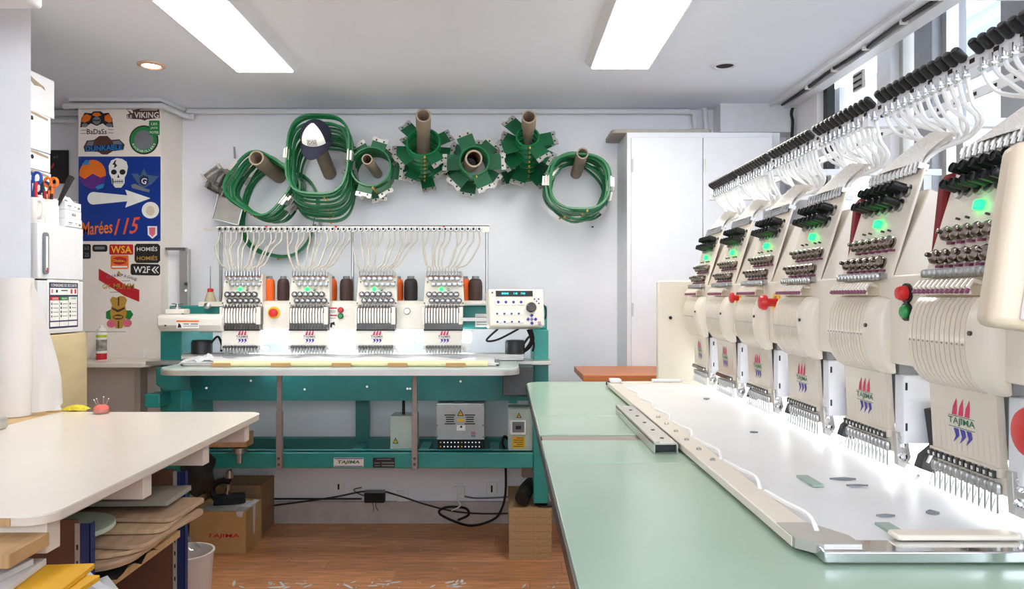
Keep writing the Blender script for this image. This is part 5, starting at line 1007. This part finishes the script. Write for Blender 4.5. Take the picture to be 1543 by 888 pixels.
one('steel_ruler', MB().box(kx, kx+.17, 3.06, 3.075, 1.170, 1.174), M['steel'], 'thin steel ruler end poking out beside the birch cabinet', 'ruler')
# small things on the table
c = P(153, 613, 2.62); c.z = TT
t = thing('pin_cushion', 'small round clear box with a pink pin cushion on the work table', 'pin cushion', c)
part('dish', MB().lathe(c, (0, 0, 1), [(.028, 0.0005), (.03, .004), (.031, .018), (.027, .018), (.026, .003)], 20), M['clear'], t)
part('cushion', MB().lathe(c, (0, 0, 1), [(.024, .004), (.026, .016), (.022, .026), (.012, .031), (.002, .032)], 18), mat('coral_cloth', (226, 110, 96), .8), t)
for k_ in range(7):
    a = k_*.9; p0 = c+Vector((.012*math.cos(a), .012*math.sin(a), .026)); p1 = p0+Vector((.012*math.cos(a), .012*math.sin(a), .018+.006*(k_ % 3)))
    pn = part('pin', MB().cyl(p0, p1, .0008, n=4), M['steel'], t); part('pin_head', MB().lathe(p1, (0, 0, 1), [(.001, -.002), (.0028, 0), (.001, .002)], 8), M['pwhite'] if k_ % 3 else M['pred'], pn)
c = P(107, 608, 2.66)
one('sponge', MB().grid([[Vector((c.x-.045+.011*a, 2.67+.008*b, TT+.002+.018*math.sin(math.pi*a/8)**.5*math.sin(math.pi*b/6)**.5+.002*random.random())) for b in range(7)] for a in range(9)]), mat('yellow_sponge', (216, 196, 60), .9, var=.3, scale=90, bump=1.), 'yellow sponge at the far left corner of the work table', 'sponge', recalc=False)
one('wood_ledge', MB().box(X(78, 2.7), X(124, 2.75), 2.665, 2.745, TT-.03, TT), M['ply'], 'plywood ledge carrying the yellow sponge', 'ledge')
# ================================================================ STICKERS AND BOARD ON THE PILLAR
SY = 4.04
def S(px, py): return (X(px, SY), Z(py, SY))
def lay(mb, pts, l, mi=0):           # one flat layer: polygon in photo-plane units, l = layer number
    mb.mi(mi).prism([S(*p) for p in pts], 'y', SY-.0008-.0008*(l+1), SY-.0008-.0008*l); return mb
def stext(mb, s, px, py, w, h, l, mi=0, it=0, rot=0):
    a = math.radians(rot); u = Vector((math.cos(a), 0, math.sin(a))); wv = Vector((it-math.sin(a), 0, math.cos(a)))
    mb.mi(mi).text(s, Vector((X(px, SY), SY-.0008*(l+1)-.0003, Z(py, SY))), u, wv, w*SY/F, h*SY/F, .0002); return mb
def sticker(label, layers, cat='sticker', loc=None, name='sticker'):
    """layers: list of (part name, builder(mb), material)"""
    px, py = loc; t = thing(name, label, cat, Vector((X(px, SY), SY-.001, Z(py, SY))))
    for nm, fn, m in layers: mb = MB(); fn(mb); part(nm, mb, m if isinstance(m, list) else M[m], t, smooth=0, recalc=False if nm.startswith('lettering') else True)
    return t
def Q(px, py, a, b, n=20, a0=0, a1=360): return [(px+a*math.cos(math.radians(a0+(a1-a0)*i/n)), py-b*math.sin(math.radians(a0+(a1-a0)*i/n))) for i in range(n if a1-a0 >= 360 else n+1)]
def RR(x0, x1, y0, y1, r): return rrect(x0, x1, y0, y1, r, 3)
sticker('orange and black gorilla sticker lettered BaDaSs at the top of the pillar', [
 ('backing', lambda m: lay(m, [(121, 192), (123, 178), (128, 170), (138, 171), (141, 168), (152, 168), (156, 171), (164, 170), (169, 178), (171, 192), (160, 190), (155, 186), (146, 190), (137, 186), (130, 191)], 0), 'textk'),
 ('shoulder', lambda m: lay(m, [(123, 184), (125, 175), (131, 172), (138, 175), (135, 182), (128, 185)], 1), 'porange'), ('shoulder', lambda m: lay(m, [(158, 175), (164, 172), (168, 176), (169, 184), (164, 185), (158, 182)], 1), 'porange'),
 ('crest', lambda m: lay(m, [(139, 174), (142, 170), (150, 170), (153, 174), (146, 176)], 1), 'porange'), ('face', lambda m: lay(m, Q(146, 182, 6, 6, 14), 1), 'pgrey'), ('brow', lambda m: lay(m, [(141, 180), (146, 181.5), (151, 180), (151, 182), (146, 183), (141, 182)], 2), 'textk'), ('fist', lambda m: lay(m, Q(128, 189, 5, 3, 10), 1), 'pgrey'), ('fist', lambda m: lay(m, Q(165, 189, 5, 3, 10), 1), 'pgrey'),
 ('lettering', lambda m: (stext(m, 'BaDaSs', 146, 198.5, 30, 8, 0), lay(m, [(122, 196), (130, 196), (130, 196.6), (122, 196.6)], 0), lay(m, [(122, 201), (130, 201), (130, 201.6), (122, 201.6)], 0), lay(m, [(163, 195), (171, 195), (171, 195.6), (163, 195.6)], 0), lay(m, [(163, 200), (171, 200), (171, 200.6), (163, 200.6)], 0)), 'textk')], loc=(146, 186))
sticker('brown sticker lettered LE VIKING with a wrench, top right of the pillar', [
 ('backing', lambda m: lay(m, [(191, 164), (195, 160), (199, 163), (200, 166), (210, 164), (240, 165), (241, 178), (222, 180), (218, 182), (213, 180), (192, 179), (191, 173), (196, 171), (193, 168)], 0), 'pbrown'),
 ('lettering', lambda m: (stext(m, 'LE', 196, 176, 7, 5, 1), stext(m, 'VIKING', 221, 173.5, 37, 9, 1), lay(m, [(211, 165.4), (237, 165.4), (237, 166.4), (211, 166.4)], 1)), 'pwhite'),
 ('wrench', lambda m: lay(m, [(192, 163), (194, 165), (197, 162), (199, 165), (201, 170), (199, 171), (196, 168), (193, 167)], 1), 'pwhite')], loc=(216, 172))
sticker('round green and black badge with a green plate lettered LES JACK POTES', [
 ('badge', lambda m: lay(m, Q(217, 211, 22, 22, 28), 0), 'textk'), ('ring', lambda m: lay(m, Q(217, 211, 20, 20, 28), 1), 'pgreen'), ('disc', lambda m: lay(m, Q(217, 211, 14.5, 14.5, 24), 2), 'pgrey'), 
 ('plate', lambda m: lay(m, RR(225, 241, 182, 204, 1.5), 3), 'pgreen'), ('lettering', lambda m: (stext(m, 'LES', 233, 187, 9, 3.6, 4), stext(m, 'JACK', 233, 193.4, 11, 3.6, 4), stext(m, 'POTES', 233, 200, 13, 3.6, 4)), 'pwhite'),
 ('lettering_ring', lambda m: [stext(m, c, 217+17.2*math.cos(math.radians(a)), 211-17.2*math.sin(math.radians(a)), 3, 3.4, 2, rot=a+90) for c, a in zip('ROCKNROLLERS', range(205, 345, 12))], 'pwhite')], loc=(220, 208))
sticker('brown winged sticker lettered DUNKABLE in blue', [
 ('backing', lambda m: lay(m, [(126, 222), (131, 212), (142, 211), (150, 205), (162, 205), (168, 211), (180, 210), (188, 218), (186, 226), (170, 228), (162, 233), (154, 233), (148, 229), (128, 228)], 0), 'pbrown'), ('wing', lambda m: lay(m, [(130, 219), (134, 213), (142, 213), (140, 220)], 1), 'pgrey'), ('wing', lambda m: lay(m, [(170, 213), (180, 212), (185, 218), (172, 220)], 1), 'pgrey'),
 ('letter_band', lambda m: lay(m, [(128, 220), (186, 217), (186, 226), (128, 229)], 1), 'pnavy'), ('lettering', lambda m: stext(m, 'DUNKABLE', 157, 223, 55, 8, 2, rot=3), 'pblue')], loc=(157, 220))
bb = sticker('large glossy blue sign board with a white arrow on the pillar', [
 ('board', lambda m: lay(m, RR(118.5, 242, 236, 363.5, 1.2), 0), 'blue'),
 ('arrow', lambda m: lay(m, Q(141, 299, 9, 9.5, 10, 90, 270)+[(192, 303.5), (189, 313), (227, 299), (189, 286), (192, 294.5)], 1), 'pwhite'),
 ('screw', lambda m: lay(m, Q(120.5, 238.5, .9, .9, 8), 1), 'pgrey'), ('screw', lambda m: lay(m, Q(240, 361, .9, .9, 8), 1), 'pgrey'),
 ('lettering_script', lambda m: (stext(m, 'Marées', 147, 343.5, 46, 20, 1, it=.12, rot=5), stext(m, '115', 192, 341, 34, 25, 1, 1, it=.35, rot=5), stext(m, 'Marées', 146.4, 343, 46, 20, 1, 1, it=.12, rot=5) if 0 else None), [M['pyellow'] if 0 else M['porange'], mat('print_red_orange', (232, 84, 40), .5)])], 'sign', (180, 300), 'sign_board')
sticker('round orange and purple patch with pale blue flashes on the blue board', [
 ('patch', lambda m: lay(m, Q(140, 263, 20, 22, 24), 1), 'ppurple'), ('upper_half', lambda m: lay(m, Q(140, 263, 20, 22, 16, -5, 185)+[(128, 270), (140, 262), (152, 268)], 2), 'porange'), ('flash', lambda m: lay(m, [(124, 248), (130, 241), (137, 243), (133, 246), (138, 248), (128, 249)], 3), 'pblue'), ('flash', lambda m: lay(m, [(144, 282), (150, 279), (158, 277), (156, 283), (148, 286)], 3), 'pblue'), ('swirl', lambda m: lay(m, Q(138, 272, 7, 5, 12), 3), 'ppurple')], loc=(140, 263))
sticker('white and black skull sticker on the blue board', [
 ('skull', lambda m: lay(m, [(165, 262), (164, 250), (168, 242), (176, 238.5), (184, 239.5), (191, 244), (193, 252), (191, 262), (188, 268), (188, 276), (183, 283), (174, 283), (169, 277), (168, 268)], 1), 'pwhite'),
 ('eye_socket', lambda m: lay(m, Q(172, 259.5, 4.4, 4, 10), 2), 'textk'), ('eye_socket', lambda m: lay(m, Q(185, 259.5, 4.6, 4.2, 10), 2), 'textk'), ('nose', lambda m: lay(m, [(177, 268), (178.5, 262.5), (180.5, 268)], 2), 'textk'), ('crack', lambda m: lay(m, [(170, 248), (173, 243), (176, 241), (174, 246), (177, 250), (172, 254), (173, 249)], 2), 'textk'),
 ('teeth_line', lambda m: lay(m, [(171, 273.6), (186, 273), (186, 274), (171, 274.6)], 2), 'textk'), ('teeth_lines', lambda m: [lay(m, [(172+i*2.6, 271), (172.6+i*2.6, 271), (172.6+i*2.6, 277), (172+i*2.6, 277)], 2) for i in range(6)], 'textk'), ('cheek_shadow', lambda m: lay(m, [(169, 268), (171, 270), (171, 279), (174, 283), (170, 279)], 2), 'textk')], loc=(179, 261))
sticker('slate grey winged emblem with a letter G on the blue board', [
 ('wing', lambda m: lay(m, [(198, 262), (208, 262), (212, 268), (208, 276)], 1), 'psteel'), ('wing', lambda m: lay(m, [(224, 264), (240, 266), (226, 280)], 1), 'psteel'), ('spike', lambda m: lay(m, [(213, 262), (217, 254), (221, 262), (217, 266)], 1), 'psteel'), ('shield', lambda m: lay(m, [(209, 266), (217, 261), (226, 265), (227, 277), (218, 284), (209, 278)], 2), 'psteel'), ('inner_shield', lambda m: lay(m, [(211, 268), (217, 264), (224, 267), (224.5, 276), (218, 281), (211, 277)], 3), 'pnavy'), ('lettering', lambda m: stext(m, 'G', 217.6, 273, 8, 9, 4, rot=-15), 'pwhite'), ('ribbon', lambda m: lay(m, [(198, 279), (204, 277), (218, 284), (226, 286), (225, 290), (216, 288), (200, 284)], 3), 'pgrey')], loc=(217, 272))
sticker('plain round white sticker at the right edge of the blue board', [('disc', lambda m: lay(m, Q(227, 317, 13, 12.5, 26), 2), 'pwhite'), ('figure_patch', lambda m: lay(m, Q(227, 318, 6.5, 7.5, 14), 3), 'beige')], loc=(227, 317))
sticker('small white and red shield sticker low on the blue board', [('shield', lambda m: lay(m, [(222.5, 341), (237, 341), (237, 354), (230, 360), (223, 354)], 1), 'pwhite'), ('charge', lambda m: lay(m, [(225, 343), (234.5, 343), (234, 353), (230, 357), (225.5, 353)], 2), 'pink')], loc=(230, 350))
sticker('black sticker with white signs, half hidden by the white cabinet', [('backing', lambda m: lay(m, RR(122, 137, 368, 390, 2.5), 0), 'textk'), ('lettering', lambda m: (stext(m, 'b2', 131, 374, 7, 5, 1), stext(m, '2S', 131, 384, 7, 6, 1)), 'pgrey')], loc=(130, 379))
sticker('small dark grey rounded sticker below the blue board', [('backing', lambda m: lay(m, RR(139.5, 162, 369, 379.5, 3), 0), 'textk'), ('print', lambda m: lay(m, RR(143, 158, 372, 376, 1), 1), 'pgrey')], loc=(151, 374))
sticker('red sticker with yellow blackletter WSA', [('backing', lambda m: lay(m, RR(165, 201, 368.5, 384, 2), 0), 'pred'), ('lettering', lambda m: stext(m, 'WSA', 183, 376.2, 31, 11, 1), 'pyellow')], loc=(183, 376))
sticker('orange sticker with a dark red star emblem', [('backing', lambda m: lay(m, RR(167, 194, 385, 405.5, 2.5), 0), 'porange'), ('emblem', lambda m: lay(m, Q(180, 393, 11, 6, 18), 1), 'pred'), ('band', lambda m: lay(m, [(169, 401), (192, 401), (192, 403.5), (169, 403.5)], 1), 'pwhite'), ('lettering', lambda m: stext(m, 'Dickies', 180, 393, 18, 4, 2), 'pyellow'), ('star', lambda m: lay(m, [(189+3.5*(1 if i % 2 == 0 else .45)*math.sin(i*math.pi/5), 391-3.5*(1 if i % 2 == 0 else .45)*math.cos(i*math.pi/5)) for i in range(10)], 2), 'pred')], loc=(180, 395))
sticker('black eight-cornered sticker lettered HOMIÉS twice', [('backing', lambda m: lay(m, [(203, 371), (206, 367.5), (238, 367.5), (241.5, 371), (241.5, 393), (238, 396.5), (206, 396.5), (203, 393)], 0), 'textk'), ('lettering', lambda m: stext(m, 'HOMIÉS', 222, 374.8, 31, 7.5, 1), 'pwhite'), ('lettering_gold', lambda m: stext(m, 'HOMIÉS', 222, 388.6, 31, 7.5, 1), 'pgold')], loc=(222, 382))
sticker('black sticker lettered W2F with white chevrons', [('backing', lambda m: lay(m, [(197, 400), (199, 397.5), (239, 398.5), (241.5, 401), (241.5, 413), (239, 415.5), (199, 414.5), (197, 412)], 0), 'textk'), ('lettering', lambda m: stext(m, 'W2F', 214, 406.5, 25, 10, 1), 'pwhite'), ('chevron', lambda m: lay(m, [(233, 402), (235.5, 402), (231, 407), (235.5, 412), (233, 412), (228.5, 407)], 1), 'pwhite'), ('chevron', lambda m: lay(m, [(238, 402), (240, 402), (235.5, 407), (240, 412), (238, 412), (233.5, 407)], 1), 'pwhite')], loc=(219, 406))
sticker('champagne label lettered MUMM with a diagonal red ribbon', [('ribbon', lambda m: lay(m, [(149, 405), (172, 418), (188, 429), (210, 437), (210, 455), (188, 446), (172, 436), (149, 422)], 0), 'pred'),
 ('lettering', lambda m: [stext(m, c, 163+i*5.2, 417.5-4.5*math.sin(math.pi*i/8)+i*.5, 4, 4.5, 1, rot=14-i*3.5) for i, c in enumerate('CHAMPAGNE')], 'pgrey'), ('lettering_name', lambda m: (stext(m, 'GH.', 161, 432, 12, 7, 1), stext(m, 'MUMM', 187, 431.5, 31, 8.5, 1)), 'pgold'), ('crest', lambda m: lay(m, [(177, 412), (179, 408), (182, 412), (179.5, 415)], 1), 'pgold'), ('small_print', lambda m: (lay(m, [(166, 440), (184, 440), (184, 440.8), (166, 440.8)], 0), lay(m, [(184, 423), (196, 423), (196, 423.7), (184, 423.7)], 1)), 'pgrey')], loc=(180, 430))
sticker('carved orange tiki mask sticker with pink flowers and leaves', [('leaf', lambda m: lay(m, [(160, 470), (168, 466), (172, 474), (166, 482), (160, 480)], 0), 'pgreen'), ('leaf', lambda m: lay(m, [(188, 468), (197, 468), (201, 474), (196, 482), (188, 480)], 0), 'pgreen'), ('mask', lambda m: lay(m, [(166, 452), (170, 447), (176, 449), (181, 446), (188, 447), (192, 452), (189, 460), (191, 472), (188, 486), (184, 495), (175, 495), (169, 486), (166, 472), (169, 460)], 1), 'pgold'),
 ('brow', lambda m: lay(m, [(169, 463), (178, 467), (188, 463), (188, 466), (178, 471), (169, 466)], 2), 'pbrown'), ('mouth', lambda m: lay(m, Q(178.5, 478, 8, 4, 14), 2), 'pbrown'), ('tooth_row', lambda m: lay(m, [(172, 476.5), (185, 476.5), (184, 479.5), (173, 479.5)], 3), 'pgold'), ('crown_line', lambda m: lay(m, [(178, 448), (180, 448), (180, 461), (178, 461)], 2), 'pbrown'), ('beard_line', lambda m: lay(m, [(178, 484), (180, 484), (180, 495), (178, 495)], 2), 'pbrown'),
 ('flower', lambda m: lay(m, Q(168, 488, 7, 6, 12), 2), 'pink'), ('flower', lambda m: lay(m, Q(192, 487, 7, 6, 12), 2), 'pink')], loc=(179, 470))
one('wall_socket', MB().box(X(139, SY), X(145, SY), SY-.01, SY-.0005, Z(540, SY), Z(530, SY)), M['pwhite'], 'small white socket behind the spray can at the counter', 'socket', bevel=.002)
one('wall_socket', MB().box(X(215, SY), X(221, SY), SY-.01, SY-.0005, Z(540, SY), Z(530, SY)), M['pwhite'], 'small white socket low on the pillar near the machine', 'socket', bevel=.002)
# ================================================================ ON THE FLOOR
def carton(x0, x1, y0, y1, h, label, txt=None, tape=True, m='carton'):
    t = thing('carton', label, 'carton', ((x0+x1)/2, (y0+y1)/2, 0)); 
    part('box', MB().box(x0, x1, y0, y1, .0005, h), M[m], t, bevel=.003)
    if txt: part('lettering', MB().text(txt, Vector(((x0+x1)/2+.03, y0-.0008, h*.42)), (1, 0, 0), (0.15, 0, 1), .165, .026), M['pred'], t, smooth=0, recalc=False)
    if tape:
        tm = mat('torn_white_tape', (214, 206, 200), .6, var=.12, scale=20)
        part('tape', MB().prism([(x0+.05, y0+.02), (x1-.06, y0+.01), (x1-.04, y1-.05), (x0+.06, y1-.03)], 'z', h+.0002, h+.0012), tm, t)
        part('tape', MB().prism([(x1-.055, y0-.001), (x1-.01, y0-.001), (x1+.0012, y1-.04), (x1-.03, y1-.02)], 'z', h+.0014, h+.002).prism([(x1-.05, h), (x1-.012, h), (x1-.02, h-.03), (x1-.045, h-.025)], 'y', y0-.0014, y0-.0004), tm, t)
        part('tape', MB().prism([(y0+.1, h), (y0+.14, h), (y0+.13, h*.35), (y0+.11, h*.3)], 'x', x1+.0004, x1+.0014), tm, t)
    return t
carton(-1.615, X(370.5, 3.74), 3.74, 3.985, .218, 'cardboard carton printed TAJIMA in red, in front of another carton', 'TAJIMA')
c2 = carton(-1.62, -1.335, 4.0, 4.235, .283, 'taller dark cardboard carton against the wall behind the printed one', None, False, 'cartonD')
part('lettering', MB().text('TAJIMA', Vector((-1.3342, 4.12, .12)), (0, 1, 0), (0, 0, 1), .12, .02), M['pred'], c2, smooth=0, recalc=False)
# clamp gadget standing on the printed carton
t = thing('sewing_clamp', 'black clamp gadget with steel rod standing on the cartons', 'clamp', (-1.47, 3.85, .222))
part('base', MB().obox((-1.46, 3.88, .245), (.16, .09, .04), rz(20)), M['rubber'], t, bevel=.006); part('arm', MB().tube(crom([(-1.53, 3.86, .25), (-1.545, 3.86, .31), (-1.50, 3.86, .345), (-1.45, 3.86, .34)], 5), .016, 8), M['rubber'], t)
part('rod', MB().cyl((-1.47, 3.87, .265), (-1.455, 3.87, .40), .012, n=10), M['chrome'], t); part('collar', MB().cyl((-1.459, 3.87, .36), (-1.456, 3.87, .39), .022, n=12), M['steel'], t)
t = thing('steel_adjuster', 'round steel adjuster hanging from a wood block under the back machine rail', 'adjuster', (X(360, 3.62), 3.64, .55))
part('cap', MB().lathe((X(361, 3.62), 3.62, Z(682, 3.62)), (0, 0, 1), [(.035, 0), (.035, .025), (.02, .03)], 16), M['steel'], t); part('wood_block', MB().box(X(318, 3.6), X(376, 3.6), 3.56, 3.66, Z(672, 3.6), Z(652, 3.6)), M['plyD'], t, bevel=.003)
part('stem', MB().cyl((X(361, 3.62), 3.62, Z(698, 3.62)), (X(361, 3.62), 3.62, Z(672, 3.62)), .014, n=10), M['steel'], t)
# dark cloth bundle hiding the left end of the rail
rows = []
for a in range(13):
    th = 2*math.pi*a/12; rows.append([Vector((X(300, 3.55)+(.075+.02*math.sin(3*th+b))*math.cos(th)*math.sin(math.pi*(b+.6)/9.2)**.5, 3.55+.06*math.sin(th)*math.sin(math.pi*(b+.6)/9.2)**.5, .36+.026*b+.01*math.cos(2*th+b))) for b in range(9)])
one('cloth_bundle', MB().grid(rows), M['rubber'], 'dark cloth bundle hanging at the left end of the teal rail', 'cloth', recalc=False)
# bucket
bx_, by_ = X(281, 2.9), 2.9
t = thing('waste_bucket', 'translucent white plastic bucket beside the blue rack post', 'bucket', (bx_, by_, 0))
part('bucket', MB().lathe((bx_, by_, 0), (0, 0, 1), [(.078, .0005), (.082, .006), (.102, .300), (.106, .302), (.106, .308), (.098, .308), (.098, .298), (.079, .012), (.02, .01)], 28), mat('frosted_plastic', (214, 204, 200), .4, alpha=.85), t)
one('crumpled_wrap', MB().grid([[Vector((bx_-.06+.013*a, by_-.05+.013*b, .30+.10*math.exp(-((a-4)**2+(b-4)**2)/9)+.008*math.sin(a*2+b*3))) for b in range(9)] for a in range(9)]), M['clear'], 'crumpled clear wrap sticking out of the bucket', 'wrap', recalc=False)
# thread scraps on the floor
mb = MB()
for q in range(95):
    px = random.choice([random.gauss(560, 60), random.gauss(420, 40), random.gauss(690, 40), random.uniform(330, 850)]); py = random.choice([random.gauss(882, 4), random.gauss(878, 6), random.uniform(815, 886)]) if q > 14 else random.uniform(795, 870)
    d = CH*F/(max(py, 792)-CY); x = X(px, d); r = random.uniform(.004, .016) if py > 876 else random.uniform(.001, .0025)
    a = random.uniform(0, 3); L = random.uniform(1, 3)
    pts = [(x+r*L*math.cos(b)*math.cos(a)-r*.5*math.sin(b)*math.sin(a), d+r*L*math.cos(b)*math.sin(a)+r*.5*math.sin(b)*math.cos(a)) for b in [2*math.pi*i/6+random.uniform(-.3, .3) for i in range(6)]]
    mb.prism(pts, 'z', .0004, .0016)
s_ = part('thread_scraps', mb, M['paper'], None, smooth=0); tag(s_, 'white thread and fabric scraps scattered on the wooden floor', 'scraps', kind='stuff')
